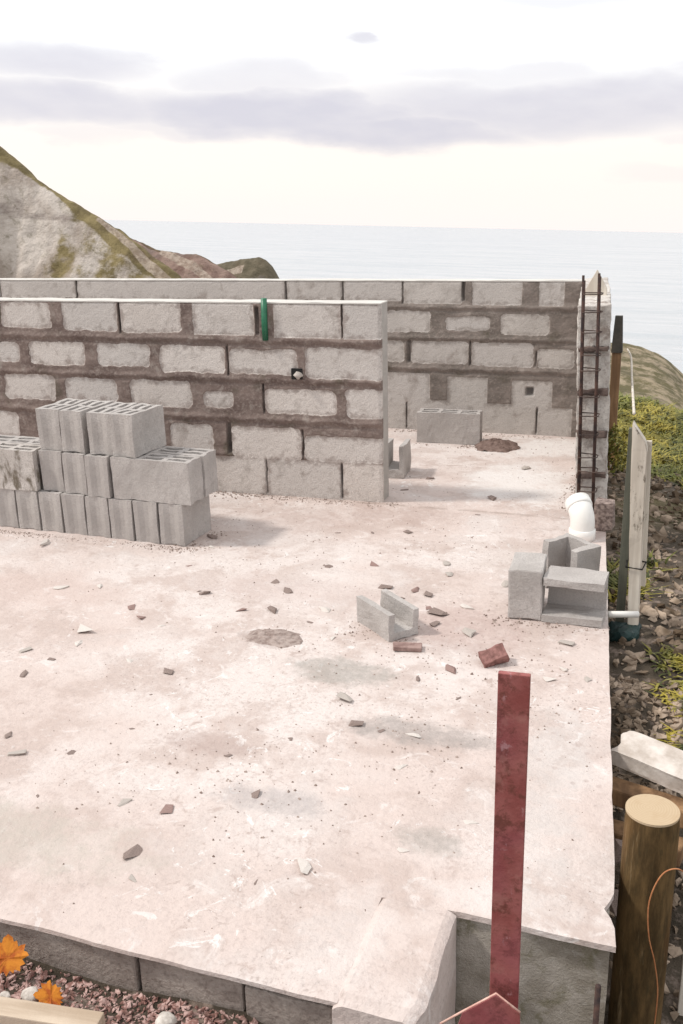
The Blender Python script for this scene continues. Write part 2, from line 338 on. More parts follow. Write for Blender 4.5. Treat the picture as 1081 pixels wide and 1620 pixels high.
# ground
a = Mat('soil').world()
c = a.mix(a.rng(a.noise(3, 6, .6), .35, .65), (.045, .035, .024), (.11, .085, .062))
c = a.mix(a.rng(a.noise(14, 5, .6), .5, .7), c, (.26, .20, .165))
spg = a.t.nodes.new('ShaderNodeSeparateXYZ'); a.t.links.new(a.geo.outputs['Position'], spg.inputs[0])
gf = a.M('MULTIPLY', a.rng(spg.outputs[1], 5.2, 7.5), a.rng(a.noise(.8, 5, .6), .33, .55))
gc = a.mix(a.rng(a.noise(5, 5), .35, .65), (.13, .115, .022), (.25, .21, .045))
c = a.mix(gf, c, gc)
dry = a.M('MULTIPLY', a.rng(a.M('ADD', spg.outputs[1], a.M('MULTIPLY', a.M('SUBTRACT', a.noise(1.2, 4), .5), 3)), 9.8, 11.2), .9)
c = a.mix(dry, c, a.mix(a.rng(a.noise(3.5, 7, .72, sc=(1, .5, 1)), .40, .58), (.34, .27, .19), (.10, .085, .04)))
M_SOIL = a.color(c).bump(a.noise(22, 6, .65), .8, .03).m
a = Mat('gravel')
c = a.mix(a.rng(a.noise(60, 2), .4, .6), (.24, .125, .105), (.52, .36, .325)); c = a.mix(a.rng(a.noise(31, 2), .57, .64, 0, .8), c, (.14, .075, .06)); M_GRAVEL = a.color(c).bump(a.noise(60, 4), .4, .004).m
a = Mat('rubble'); c = a.mix(a.rng(a.noise(4.5, 3), .38, .62), (.10, .068, .042), (.40, .31, .235)); c = a.mix(a.rng(a.noise(40, 4), .5, .7, 0, .5), c, (.10, .07, .05)); M_RUBBLE = a.color(c).bump(a.noise(50, 4), .5, .006).m
a = Mat('leaf_green', .6); c = a.mix(a.rng(a.noise(2.2, 4), .38, .62), (.10, .105, .018), (.36, .29, .045)); c = a.mix(a.rng(a.noise(1.3, 3), .5, .62, 0, .8), c, (.17, .19, .04)); c = a.mix(a.rng(a.noise(11, 3), .50, .64), c, (.05, .06, .015)); c = a.mix(a.rng(a.noise(45, 2), .56, .7, 0, .6), c, (.42, .36, .13)); M_GRASS = a.color(c).m
def simple(name, c1, c2, sc=12, rough=.8, bs=.3, bsc=60, spec=.3, metal=0, stretch=None):
    a = Mat(name, rough, spec); a.b.inputs['Metallic'].default_value = metal
    return a.color(a.mix(a.rng(a.noise(sc, 5, .6, sc=stretch), .35, .65), c1, c2)).bump(a.noise(bsc, 4), bs, .004).m
M_CHIPD = simple('brown_chip', (.12, .085, .075), (.34, .265, .235), 45)
M_CHIPR = simple('reddish_chip', (.20, .125, .11), (.34, .235, .21), 30)
M_CHIPW = simple('white_chip', (.50, .45, .41), (.68, .63, .59), 30)
M_CHIPP = simple('pale_pebble', (.40, .36, .32), (.62, .57, .52), 60, bs=.6)
M_CHIPG = simple('grey_chip', (.34, .30, .27), (.50, .45, .41), 30)
M_BRICK = simple('red_brick', (.15, .07, .06), (.28, .14, .125), 40)
M_MORT = simple('mortar_crumb', (.22, .165, .145), (.38, .31, .28), 40, bs=.6)
M_PVC = simple('white_plastic', (.78, .76, .72), (.84, .82, .79), 5, .35, .05, spec=.5)
M_GPIPE = simple('green_plastic', (.01, .10, .05), (.02, .16, .08), 9, .4, .1, spec=.5)
M_DARK = simple('hole_shade_and_wire', (.012, .012, .012), (.025, .022, .02), 9)  # near-black, for the painted shade of the hole and the tie wire
M_REBAR = simple('rusty_rebar', (.03, .022, .022), (.10, .055, .042), 22, .85, .5, 160)
M_REBARP = simple('dark_steel_wire', (.04, .03, .028), (.12, .08, .065), 22, .8, .4, 160)
M_WIRE = simple('copper_wire', (.40, .15, .06), (.50, .22, .10), 60, .5, .2)
M_TEAL = simple('dark_teal_bag', (.006, .02, .02), (.015, .04, .038), 9, .5, .3)
# red oxide painted steel
a = Mat('red_oxide_steel', .62, .4)
c = a.mix(a.rng(a.noise(9, 5, .6), .35, .65), (.235, .058, .052), (.34, .115, .105))
c = a.mix(a.rng(a.noise(30, 6, .75), .48, .64, 0, .85), c, (.13, .04, .028))
c = a.mix(a.rng(a.noise(17, 5, .7), .54, .66, 0, .6), c, (.36, .15, .13))
c = a.mix(a.rng(a.noise(45, 5, .7, sc=(1, 1, .6)), .62, .72, 0, .7), c, (.46, .27, .28))
c = a.mix(a.rng(a.noise(5, 3), .45, .6, 0, .35), c, (.26, .06, .09))
M_RED = a.color(c).bump(a.noise(120, 4), .25, .003).m
M_REDEDGE = simple('worn_steel_edge', (.55, .30, .25), (.75, .5, .42), 40, .5)
# timbers
a = Mat('treated_pile_wood', .9, .15)
c = a.mix(a.rng(a.noise(9, 6, .7, sc=(1.6, 1.6, .35)), .35, .68), (.05, .032, .014), (.17, .105, .045))
c = a.mix(a.rng(a.noise(14, 5, .7, sc=(2.2, 2.2, .22)), .60, .74, 0, .6), c, (.36, .27, .16))
c = a.mix(a.rng(a.noise(70, 4, .7, sc=(1, 1, .3)), .5, .75, 0, .6), c, (.05, .04, .02))
c = a.mix(a.rng(a.noise(4, 4, .5, sc=(2, 2, .5)), .5, .65, 0, .6), c, (.10, .045, .015))
M_PILE = a.color(c).bump(a.noise(40, 4, sc=(2, 2, .1)), .5, .004).m
a = Mat('cut_wood_end', .8)
rr = a.t.nodes.new('ShaderNodeVectorMath'); rr.operation = 'LENGTH'; mp = a.t.nodes.new('ShaderNodeMapping'); mp.inputs['Scale'].default_value = (1, 1, 0); mp.inputs['Location'].default_value = (.012, -.006, 0); a.t.links.new(a.co, mp.inputs[0]); a.t.links.new(mp.outputs[0], rr.inputs[0])
ring = a.M('SINE', a.M('ADD', a.M('MULTIPLY', rr.outputs['Value'], 950), a.M('MULTIPLY', a.noise(20, 3), 5)))
c = a.mix(a.rng(ring, -1, 1, 0, .34), (.50, .385, .255), (.40, .29, .18)); c = a.mix(a.rng(a.noise(24, 5, .7), .5, .72, 0, .7), c, (.44, .32, .20)); M_CUT = a.color(c).bump(a.noise(90, 4), .3, .003).m
a = Mat('pale_timber', .8)
c = a.mix(a.rng(a.noise(8, 5, .6, sc=(2, 2, .15)), .35, .65), (.50, .44, .37), (.70, .64, .56)); c = a.mix(a.rng(a.noise(20, 5, .7, sc=(1, 1, .4)), .58, .68), c, (.15, .12, .09)); M_PALE = a.color(c).bump(a.noise(40, 4, sc=(2, 2, .1)), .4, .003).m
M_TIMBER = simple('brown_timber', (.15, .085, .045), (.32, .19, .10), 8, .8, .4, stretch=(2, 2, .2))
M_OLDT = simple('dark_timber', (.035, .035, .03), (.07, .06, .05), 8)
M_BOARD = simple('weathered_board', (.38, .29, .21), (.56, .46, .36), 8, .8, .4, stretch=(.2, 2, 2))
M_CHUNK = simple('broken_concrete', (.42, .36, .31), (.66, .60, .55), 9, .9, .7, 40)
M_ORANGE = simple('orange_leaf', (.36, .075, .008), (.62, .22, .02), 45, .6, .3)
# sea
a = Mat('sea_water', .22, .5).world()
w1 = a.noise(.10, 6, .6, sc=(.5, 1.6, 1)); w2 = a.noise(.018, 4, .55, sc=(.4, 1.7, 1))
c = a.mix(a.rng(w2, .38, .62), (.37, .405, .43), (.44, .46, .48)); c = a.mix(a.rng(w1, .48, .66, 0, .6), c, (.54, .545, .56))  # the paleness of sea haze is put into the water's base colour
M_SEA = a.color(c).bump(w1, .55, 1.4).m
# headland rock and turf: 'turf' = how much turf grows there, 'track' = worn pale track
def hill_mat(name, rock1, rock2, turf1, turf2):
    a = Mat(name).world()
    r = a.mix(a.rng(a.noise(.55, 7, .62, sc=(1, 1, .55), dist=.6), .38, .62), rock1, rock2)
    r = a.mix(a.rng(a.noise(.35, 6, .6, sc=(.5, .5, 1.8)), .56, .68, 0, .75), r, (.17, .13, .115))
    r = a.mix(a.rng(a.noise(1.9, 6, .7), .52, .72, 0, .6), r, (.13, .11, .06))
    t = a.mix(a.rng(a.noise(.9, 6, .65), .38, .62), turf1, turf2); t = a.mix(a.rng(a.noise(.4, 5), .52, .68, 0, .8), t, (.11, .075, .045))
    f = a.M('ADD', a.attr('turf'), a.M('MULTIPLY', a.M('SUBTRACT', a.noise(.7, 6, .65), .5), 1.3))
    c = a.mix(a.rng(f, .38, .62), r, t)
    f = a.M('ADD', a.attr('track'), a.M('MULTIPLY', a.M('SUBTRACT', a.noise(1.5, 4), .5), .5))
    c = a.mix(a.rng(f, .4, .8, 0, .75), c, a.mix(a.rng(a.noise(2.2, 5, .7), .4, .6), (.28, .215, .17), (.46, .38, .315)))
    return a.color(c).bump(a.noise(1.3, 7, .65), .7, .5).m
M_HILL = hill_mat('headland', (.33, .275, .235), (.55, .49, .44), (.14, .11, .05), (.24, .19, .09))
M_HILL2 = hill_mat('far_headland', (.17, .105, .085), (.30, .21, .175), (.10, .07, .045), (.16, .115, .07))
M_HILL3 = hill_mat('dark_headland', (.14, .12, .10), (.22, .185, .155), (.10, .085, .055), (.15, .125, .085))

# ------------------------------------------------------------------ setting: sea, terrain, headlands
def sea():
    # a sheet that reaches the horizon
    n = SEA_N; z0 = -26.0; V = []; Fc = []; rad = [0, 40, 80, 140, 240, 420, 800, 1600, 3500, 8000, 18000, 42000]; seg = 64
    t1 = Vector((1, 0, -n.x / n.z)).normalized(); t2 = n.cross(t1)
    V.append(Vector((0, 0, z0)))
    for r in rad[1:]:
        for k in range(seg): an = 2 * math.pi * k / seg; V.append(Vector((0, 0, z0)) + t1 * r * math.cos(an) + t2 * r * math.sin(an))
    for k in range(seg): Fc.append((0, 1 + k, 1 + (k + 1) % seg))
    for i in range(len(rad) - 2):
        for k in range(seg): Fc.append((1 + i * seg + k, 1 + (i + 1) * seg + k, 1 + (i + 1) * seg + (k + 1) % seg, 1 + i * seg + (k + 1) % seg))
    props(link_mesh('sea', V, Fc, M_SEA), kind='structure')
sea()

def ground_z(x, y):
    x = np.asarray(x, float); y = np.asarray(y, float)
    zr = np.interp(y, [-4, 1, 2.0, 2.8, 3.4, 4, 7, 16], [-.1, -.5, -.62, -.42, -.2, -.16, -.26, -.63])
    zr = zr + np.interp(x, [-60, -3, -.9, -.6, -.215, -.018, .198, .8, 3, 60], [-6, .2, .03, -.02, -.13, -.25, -.45, -1.0, -2.6, -30]) * np.clip((y - 5) / 11, 0, 1) - np.clip(x - .9, 0, 60) * .25
    zl = np.interp(y, [-4, 1.2, 1.6, 3, 7, 16], [.0, -.10, -.12, -.5, -.5, -.9])
    k = np.maximum(sstep(-.80, -.42, x), sstep(7.4, 8.5, y)); z = zl * (1 - k) + zr * k
    z = z + .035 * fbm(x * 1.8, y * 1.8, 0, 4, 11) + .012 * fbm(x * 9, y * 9, 0, 3, 5)
    crest = 16 + .5 * vnoise(x * .5, x * 0, 0, 2)
    z = z - np.clip(y - crest, 0, 200) * .72 - np.clip(x - 9, 0, 200) * .6 - np.clip(-x - 14, 0, 200) * .10
    return np.maximum(z, -32)
def axis(parts):
    o = [parts[0][0]]
    for a_, b_, s_ in parts: o += list(np.arange(a_ + s_, b_ + 1e-6, s_))
    return np.array(o)
gx = axis([(-70, -14, 4), (-14, -4, .5), (-4, 2.5, .05), (2.5, 12, .5), (12, 70, 4)])
gy = axis([(-30, -4, 2), (-4, .6, .25), (.6, 9, .06), (9, 18, .15), (18, 66, 3)])
X, Y = np.meshgrid(gx, gy, indexing='ij'); Z = ground_z(X, Y)
props(link_mesh('ground', np.stack([X, Y, Z], 2).reshape(-1, 3), grid_faces(len(gx), len(gy)), M_SOIL, smooth=True), kind='structure')

def headland(name, mat, pts, Yd, front, back, slope_f, slope_b, namp, turf_w, track=None, seed=0, du=.5, nv=50):
    pts = np.array(pts, float); xs = np.arange(pts[0, 0], pts[-1, 0], du)
    zs = np.interp(xs, pts[:, 0], pts[:, 1]) + .12 * namp * fbm(xs * .6, xs * 0, 0, 4, seed)
    ts = np.concatenate([-np.linspace(1, 0, nv) ** 1.4 * back, np.linspace(0, 1, nv)[1:] ** 1.4 * front])
    X, T = np.meshgrid(xs, ts, indexing='ij'); Zc = np.repeat(zs[:, None], len(ts), 1)
    d = np.where(T > 0, T, -T); k = sstep(0, .25, d / front) * namp
    round_ = np.where(T > 0, slope_f, slope_b) * (np.sqrt(d * d + .6) - .775)
    Zz = Zc - round_ + k * .5 * fbm(X * .25, T * .25, 0, 5, seed + 1) + .11 * namp * fbm(X * 1.1, T * 1.1, 0, 4, seed + 6) * sstep(-1, 1.5, np.abs(T))
    gul = np.abs(fbm(X * .35 + .3 * fbm(T * .2, X * .2, 0, 2, 9), T * .10, 0, 4, seed + 2))
    Yy = Yd + np.where(T > 0, -1, 1) * d * .8 + k * (1.8 * gul - .6)
    Zz = np.maximum(Zz, -34)
    turf = 1 - sstep(turf_w * .5, turf_w * 1.5, d + 1.2 * fbm(X * .3, T * .3, 0, 3, 4)); turf = np.where(T < 0, 1, turf)
    # lower down the ridge the turf runs the whole face
    turf = np.maximum(turf, .47 * sstep(-31.5, -29, X) if seed == 1 else 0)
    tr = np.zeros_like(turf)
    for (xa, da, xb, db, w) in (track or []):
        u = np.clip((X - xa) / (xb - xa), 0, 1); dd = da + (db - da) * u
        tr = np.maximum(tr, np.where((X > xa) & (X < xb) & (T > 0), 1 - sstep(w * .5, w, np.abs(d - dd)), 0))
    o = link_mesh(name, np.stack([X, Yy, Zz], 2).reshape(-1, 3), grid_faces(len(xs), len(ts), True), mat, smooth=True, attr={'turf': turf, 'track': tr})
    return props(o, kind='structure')
headland('hill', M_HILL, [(-70, 17), (-52, 13.5), (-42, 9.0), (-36, 5.9), (-33.74, 4.5), (-32.3, 3.55), (-30.9, 2.5), (-29.5, 1.75), (-28.1, .95), (-26.7, .02), (-25.4, -.9), (-24, -1.9), (-20, -5), (-10, -14), (2, -27)],
         45, 32, 40, 1.05, .8, 2.2, 1.3, [(-28.3, .1, -23.5, 1.0, .42)], seed=1, du=.1, nv=150)
headland('hill', M_HILL2, [(-110, 9), (-70, 4), (-55, 1.6), (-48.8, -.5), (-46.9, -1.35), (-43.8, -2.45), (-42, -2.65), (-40.7, -2.75), (-38.6, -3.6), (-37, -4.6), (-33, -8), (-20, -20), (-12, -30)],
         80, 36, 40, .95, .8, 2.0, .5, [(-44.0, .3, -37.5, 2.4, .6), (-46, 2.2, -40, 4.2, .5)], seed=21, du=.15, nv=120)
headland('hill', M_HILL3, [(-120, -4), (-75, -8), (-62, -7.4), (-58.3, -6.4), (-56, -5.8), (-53.5, -5.35), (-52, -5.4), (-51, -5.65), (-50.2, -6.3), (-49.6, -7.4), (-49.0, -8.8), (-47, -14), (-44, -28)],
         120, 40, 40, .9, .8, 1.6, 3, [(-59, 2.6, -53.5, 1.9, .8)], seed=41, du=.2, nv=90)

# ------------------------------------------------------------------ slab
EA = -.079
def edge_x(y): return .1341 + EA * y
def slab_z(x, y): return .003 * fbm(x * 2.2, y * 2.2, 0, 3, 6) + .0015 * fbm(x * 16, y * 16, 0, 3, 7)
def slab():
    ys = np.concatenate([np.arange(1.9, 4, .03), np.arange(4, 7.3, .06)]); us = np.concatenate([np.linspace(0, .55, 30)[:-1], np.linspace(.55, 1, 90)])
    U, Yg = np.meshgrid(us, ys, indexing='ij'); Xg = -6.4 + U * (edge_x(Yg) + 6.4)
    # near edge runs slightly askew and is ragged
    near = (Yg - 1.9) < .3; Yg = Yg + np.where(near, (1 - (Yg - 1.9) / .3) * sstep(-.60, -.40, Xg) * (-.02 * (Xg + .2) + .006 * fbm(Xg * 9, Xg * 0, 0, 3, 8)), 0)
    Zg = slab_z(Xg, Yg)
    ej = .006 * fbm(Yg * 5, Yg * 0, 0, 4, 12); Xg = Xg + ej * U ** 20
    # broken far-right corner of the near edge
    Xg = Xg - .022 * (U > .985) * np.exp(-((Yg - 2.02) / .03) ** 2)
    P = np.stack([Xg, Yg, Zg], 2); V, F = solid_grid(P, -.016)
    props(link_mesh('concrete_slab', V, F, M_SLAB), kind='structure')
    # rough footing under it, set back a touch
    ys = np.arange(1.915, 7.25, .05); us = np.concatenate([np.linspace(0, .6, 12)[:-1], np.linspace(.6, 1, 60)])
    U, Yg = np.meshgrid(us, ys, indexing='ij'); Xg = -6.35 + U * (edge_x(Yg) - .012 + 6.35); Yg = Yg + (Yg < 1.93) * .012 * fbm(Xg * 8, Xg * 0, 0, 3, 5)
    V, F = solid_grid(np.stack([Xg, Yg, Xg * 0 - .018], 2), -.85)
    props(link_mesh('slab_footing', V, F, M_MOSS), kind='structure')
    # the strip on top of the edge beam, level with the slab and 3 mm lower
    xs = np.linspace(-6.4, -.575, 195); ys = np.linspace(1.56, 1.9, 16)
    Xg, Yg = np.meshgrid(xs, ys, indexing='ij'); Yg = Yg + (Yg < 1.6) * (.006 * fbm(Xg * 6, Xg * 0, 0, 4, 8))
    Zg = slab_z(Xg, Yg) - .005 * (1 - sstep(1.56, 1.585, Yg))
    V, F = solid_grid(np.stack([Xg, Yg, Zg], 2), -.016)
    props(link_mesh('screed_strip', V, F, M_SLAB), kind='structure')
slab()
def edge_beam():
    t = empty('foundation_wall', (-1.5, 1.6, -.5), 'low grey block footing wall under the near edge of the slab', 'wall')
    xs = [-3.75, -3.31, -2.86, -2.41, -1.96, -1.52, -1.079, -.804]
    bm = bmesh.new()
    for a_, b_ in zip(xs[:-1], xs[1:]):
        b = box_bm(b_ - a_ - .008, .3, .21, .006, ((a_ + b_) / 2, 1.722 + random.uniform(-.004, .004), -.124)); rough_bm(b, .003, 20, 3)
        me = bpy.data.meshes.new('t'); b.to_mesh(me); b.free(); bm.from_mesh(me); bpy.data.meshes.remove(me)
    b = box_bm(.21, .3, .46, .006, (-.695, 1.722, -.267)); me = bpy.data.meshes.new('t'); b.to_mesh(me); b.free(); bm.from_mesh(me)
    bmesh.ops.subdivide_edges(bm, edges=[e for e in bm.edges if e.calc_length() > .06], cuts=4, use_grid_fill=True); rough_bm(bm, .003, 24, 5)
    o = link_bm('blocks', bm, M_FOOT, t); o.location = (1.5, -1.6, .5)
    # mortar core behind the joints
    o = link_bm('mortar', box_bm(3.14, .26, .19, 0, (-2.17, 1.725, -.13)), M_FOOT, t); o.location = (1.5, -1.6, .5)
    # end lump of cast concrete, a little proud of the slab
    ys = np.linspace(1.552, 1.90, 26); us = np.linspace(0, 1, 18); U, Yg = np.meshgrid(us, ys, indexing='ij'); xa = -.585; xb = -.388
    Xg = xa + U * (xb - xa) + .006 * fbm(Yg * 8, U * 2, 0, 3, 31) - .03 * (1 - sstep(1.55, 1.6, Yg)) * (U > .8) * .6
    Zg = .010 + .005 * fbm(Xg * 9, Yg * 9, 0, 4, 32) - .0145 * (1 - sstep(0, .10, U)) - .012 * sstep(.9, 1, U) - .014 * (1 - sstep(1.55, 1.585, Yg)) - .008 * sstep(1.86, 1.9, Yg)
    V, F = solid_grid(np.stack([Xg, Yg, Zg], 2), -.6)
    o = link_mesh('end_block', V, F, M_SLAB, t); o.location = (1.5, -1.6, .5); o['label'] = 'pale rounded cast concrete end of the footing wall'
edge_beam()

# ------------------------------------------------------------------ block walls
def wall(name, label, end, ang, length, height, thick, patches, gaps, rib, res, mat, seed, ztop=0., tones=None, top_mat=None, under=0):
    """end: foot of the right end of the front face; u runs left from there, v up"""
    t = empty(name, (end[0], end[1], 0), label, 'wall', rot=(0, 0, ang))
    nu, nv = int(length / res) + 1, int(height / res) + 1
    us = np.linspace(0, length, nu); vs = np.linspace(0, height, nv)
    Ug, Vg = np.meshgrid(us, vs, indexing='ij')
    un = Ug + .012 * fbm(Ug * 13, Vg * 13, 0, 4, seed) + .006 * fbm(Ug * 45, Vg * 45, 0, 3, seed + 1)
    vn = Vg + .012 * fbm(Ug * 13, Vg * 13, 5.5, 4, seed + 2) + .006 * fbm(Ug * 45, Vg * 45, 3.3, 3, seed + 3)
    sdm = np.full(Ug.shape, 9.); tone = np.zeros(Ug.shape)
    for i, (u0, v0, u1, v1) in enumerate(patches):
        r = min(.03, (v1 - v0) * .3) if v1 - v0 < .19 else .008
        cx_, cy_ = (u0 + u1) / 2, (v0 + v1) / 2; hx, hy = (u1 - u0) / 2, (v1 - v0) / 2
        k = 1 if r > .01 else .25
        uu = Ug + (un - Ug) * k; vv = Vg + (vn - Vg) * k
        qx = np.abs(uu - cx_) - hx + r; qy = np.abs(vv - cy_) - hy + r
        sd_ = np.hypot(np.maximum(qx, 0), np.maximum(qy, 0)) + np.minimum(np.maximum(qx, qy), 0) - r
        tone = np.where(sd_ < sdm, (tones or {}).get(i, ((i * 37) % 11) / 11 * .95), tone); sdm = np.minimum(sdm, sd_)
    mort = sstep(-.004, .006, sdm)
    gap = np.zeros(Ug.shape)
    for (u, v0, v1, w) in gaps:                                   # open perpend joints
        uw = u + .002 * fbm(Vg * 20, Vg * 0 + u * 7, 0, 3, 3)
        gap = np.maximum(gap, (1 - sstep(w * .5, w * 1.1, np.abs(Ug - uw))) * sstep(v0 - .01, v0 + .01, Vg) * (1 - sstep(v1 - .01, v1 + .01, Vg)) * (.7 + .3 * fbm(Vg * 14, Ug * 3, 0, 2, 8)))
    gap = np.clip(gap, 0, 1)
    near = 1 - sstep(0, .05, -sdm)
    D = .004 * mort + mort * .005 * fbm(Ug * 9, Vg * 16, 0, 4, seed + 4) + .0012 * fbm(Ug * 60, Vg * 60, 0, 3, seed + 5) - .022 * gap
    # drawn bed-joint lip along each course
    for c_ in rib: D = D + mort * .007 * np.exp(-((vn - c_) / .014) ** 2) - mort * .005 * np.exp(-((vn - c_ + .03) / .012) ** 2)
    edge_in = .006 * (1 - sstep(0, .02, Ug)) + .006 * (1 - sstep(0, .015, height - Vg))
    D = D - edge_in
    P = np.stack([-Ug, -D, Vg + 0 * Ug], 2)
    P[..., 0] += .003 * fbm(Vg * 18, Vg * 0, 0, 3, seed + 6) * (1 - sstep(0, .03, Ug)); P[..., 2] += .003 * fbm(Ug * 14, Ug * 0, 0, 3, seed + 7) * sstep(height - .03, height, Vg)
    V = P.reshape(-1, 3); F = list(map(tuple, grid_faces(nu, nv, False)))
    F = [f[::-1] for f in F]
    # returns into the wall at the right end and the top
    V = list(map(tuple, V)); mo = list(mort.ravel()); to = list(tone.ravel()); ga = list(gap.ravel()); ne = list(near.ravel())
    def extrude(idx, flip):
        base = len(V)
        for q in idx:
            x, y, z = V[q]; V.append((x, .03, z)); mo.append(mo[q]); to.append(to[q]); ga.append(ga[q]); ne.append(ne[q])
        for k in range(len(idx) - 1):
            f = (idx[k], idx[k + 1], base + k + 1, base + k); F.append(f[::-1] if flip else f)
    extrude([j for j in range(nv)], True); extrude([i * nv + nv - 1 for i in range(nu)], False)
    link_mesh('block_face', V, F, mat, t, attr={'mortar': mo, 'tone': to, 'gap': ga, 'near': ne})
    bm = box_bm(length - .002, thick - .03, height - .001, 0, (-length / 2, .03 + (thick - .03) / 2, height / 2 - .0005 - 0))
    bmesh.ops.subdivide_edges(bm, edges=[e for e in bm.edges], cuts=12, use_grid_fill=True); 
    link_bm('core', bm, M_CORE, t)
    # rough top bed
    xs = np.arange(0.0, length, .03); ys = np.linspace(-.002, thick, 7); Xg, Yg = np.meshgrid(-xs[::-1], ys, indexing='ij')
    Zg = height + .004 + .004 * fbm(Xg * 8, Yg * 12, 0, 4, seed + 8)
    Vt, Ft = solid_grid(np.stack([Xg, Yg + .002 * fbm(Xg * 12, Yg * 0, 0, 3, 4), Zg], 2), height - .002)
    link_mesh('top_bed', Vt, Ft, top_mat or M_TOP, t)
    return t

fr = [(2.47, .954, 2.86, 1.097), (2.04, .950, 2.385, 1.10), (1.59, .939, 1.957, 1.12), (1.181, .934, 1.572, 1.12), (.733, .928, 1.105, 1.12), (.224, .92, .614, 1.12), (-.02, .919, .213, 1.12),
      (2.74, .74, 3.15, .87), (2.287, .744, 2.62, .861), (1.834, .73, 2.216, .865), (1.398, .734, 1.749, .866), (.924, .71, 1.333, .862), (.489, .712, .896, .851), (-.02, .698, .442, .865),
      (2.52, .51, 2.88, .66), (2.063, .512, 2.422, .665), (1.638, .517, 1.983, .655), (1.147, .501, 1.543, .655), (.885, .512, 1.07, .605), (.261, .492, .683, .632), (-.02, .483, .205, .642),
      (2.361, .266, 2.7, .426), (1.86, .26, 2.22, .42), (1.45, .26, 1.75, .42), (1.03, .225, 1.303, .405), (.477, .218, .912, .405), (-.02, .222, .461, .37),
      (2.5, -.02, 3.2, .214), (2.05, -.02, 2.49, .218), (1.6, -.02, 2.04, .218), (1.15, -.02, 1.59, .218), (.702, -.02, 1.14, .22), (.2412, -.02, .699, .222), (-.02, -.02, .2375, .222)]
fg = [(.219, .925, 1.11, .005), (1.577, .93, 1.11, .006), (.905, .70, .87, .005), (.4685, .225, .40, .007), (.925, .24, .42, .016), (.696, .49, .655, .006), (.2405, .01, .215, .008), (.7005, .01, .215, .006), (1.145, .01, .215, .006), (.713, .935, 1.085, .013), (1.77, .28, .42, .012)]
wf = wall('block_wall', 'nearer pale block wall with wide brown mortar joints ending in mid slab', (-1.4869, 5.03), math.atan(.0196), 3.15, 1.108, .14, fr, fg, [.905, .685, .455, .235], .0055, M_WALL, 100,
          tones={5: .45, 6: .9, 2: .75, 19: .1, 20: .5, 13: .6})
# fittings in the nearer wall
V, F = tube([(-.664, -.012, .905), (-.664, -.014, 1.0), (-.662, -.012, 1.135)], .017, 12)
o = link_mesh('green_pipe', V, F, M_GPIPE, wf, True); o['label'] = 'short green plastic pipe set upright in the top course joint'
bm = box_bm(.065, .02, .06, .002, (-.485, -.006, .722)); link_bm('hole_shade', bm, M_DARK, wf)  # solid near-black box, the shade inside a hole put into its colour
bm = bmesh.new(); bmesh.ops.create_icosphere(bm, subdivisions=3, radius=.03, matrix=Matrix.Translation((-.48, -.02, .716)) @ Matrix.Diagonal((1, .8, .8, 1))); rough_bm(bm, .010, 40, 3); link_bm('stone_plug', bm, M_CHIPG, wf, True)

bk = [(4.78, .943, 5.3, 1.12), (4.345, .943, 4.77, 1.12), (3.618, .940, 4.337, 1.12), (1.827, .933, 3.610, 1.12), (1.382, .942, 1.817, 1.12), (.93, .937, 1.372, 1.12), (.495, .923, .92, 1.12), (.076, .915, .42, 1.12), (-.21, .913, -.041, 1.12),
      (.721, .718, 1.102, .870), (.294, .735, .61, .832), (-.12, .712, .215, .856), (1.18, .72, 1.55, .87), (1.63, .72, 1.98, .87),
      (.913, .5, 1.29, .657), (.447, .496, .865, .655), (-.022, .487, .421, .652), (-.3, .484, -.045, .616), (1.34, .5, 1.7, .66),
      (.723, .17, 1.107, .419), (.301, .17, .591, .405), (-.156, .17, .124, .39), (1.2, .17, 1.6, .41),
      (.900, -.02, 1.35, .224), (.416, -.02, .893, .226), (-.053, -.02, .409, .22), (-.3, -.02, -.060, .206), (1.36, -.02, 1.8, .22)]
bk = [(u0 + .38, v0, u1 + .38, v1) for u0, v0, u1, v1 in bk]
bg = [(u + .38, a_, b_, w) for u, a_, b_, w in [(4.34, .94, 1.11, .007), (3.614, .94, 1.11, .008), (1.822, .93, 1.11, .010), (1.376, .93, 1.11, .009), (.925, .92, 1.11, .009), (.485, .94, 1.10, .014), (.877, .5, .66, .016), (.43, .49, .66, .009), (-.035, .49, .6, .006), (.8965, .01, .2, .006), (-.056, .01, .2, .009), (.0, .285, .345, .035)]]
wb = wall('block_wall', 'farther block wall spanning the back of the slab in front of the sea', (-.9343 + .38, 6.8556 + .004), math.atan(.0099), 5.68, 1.078, .14, bk, bg, [.90, .68, .46], .009, M_WALLB, 200,
          tones={10: .9, 2: .3, 3: .5})

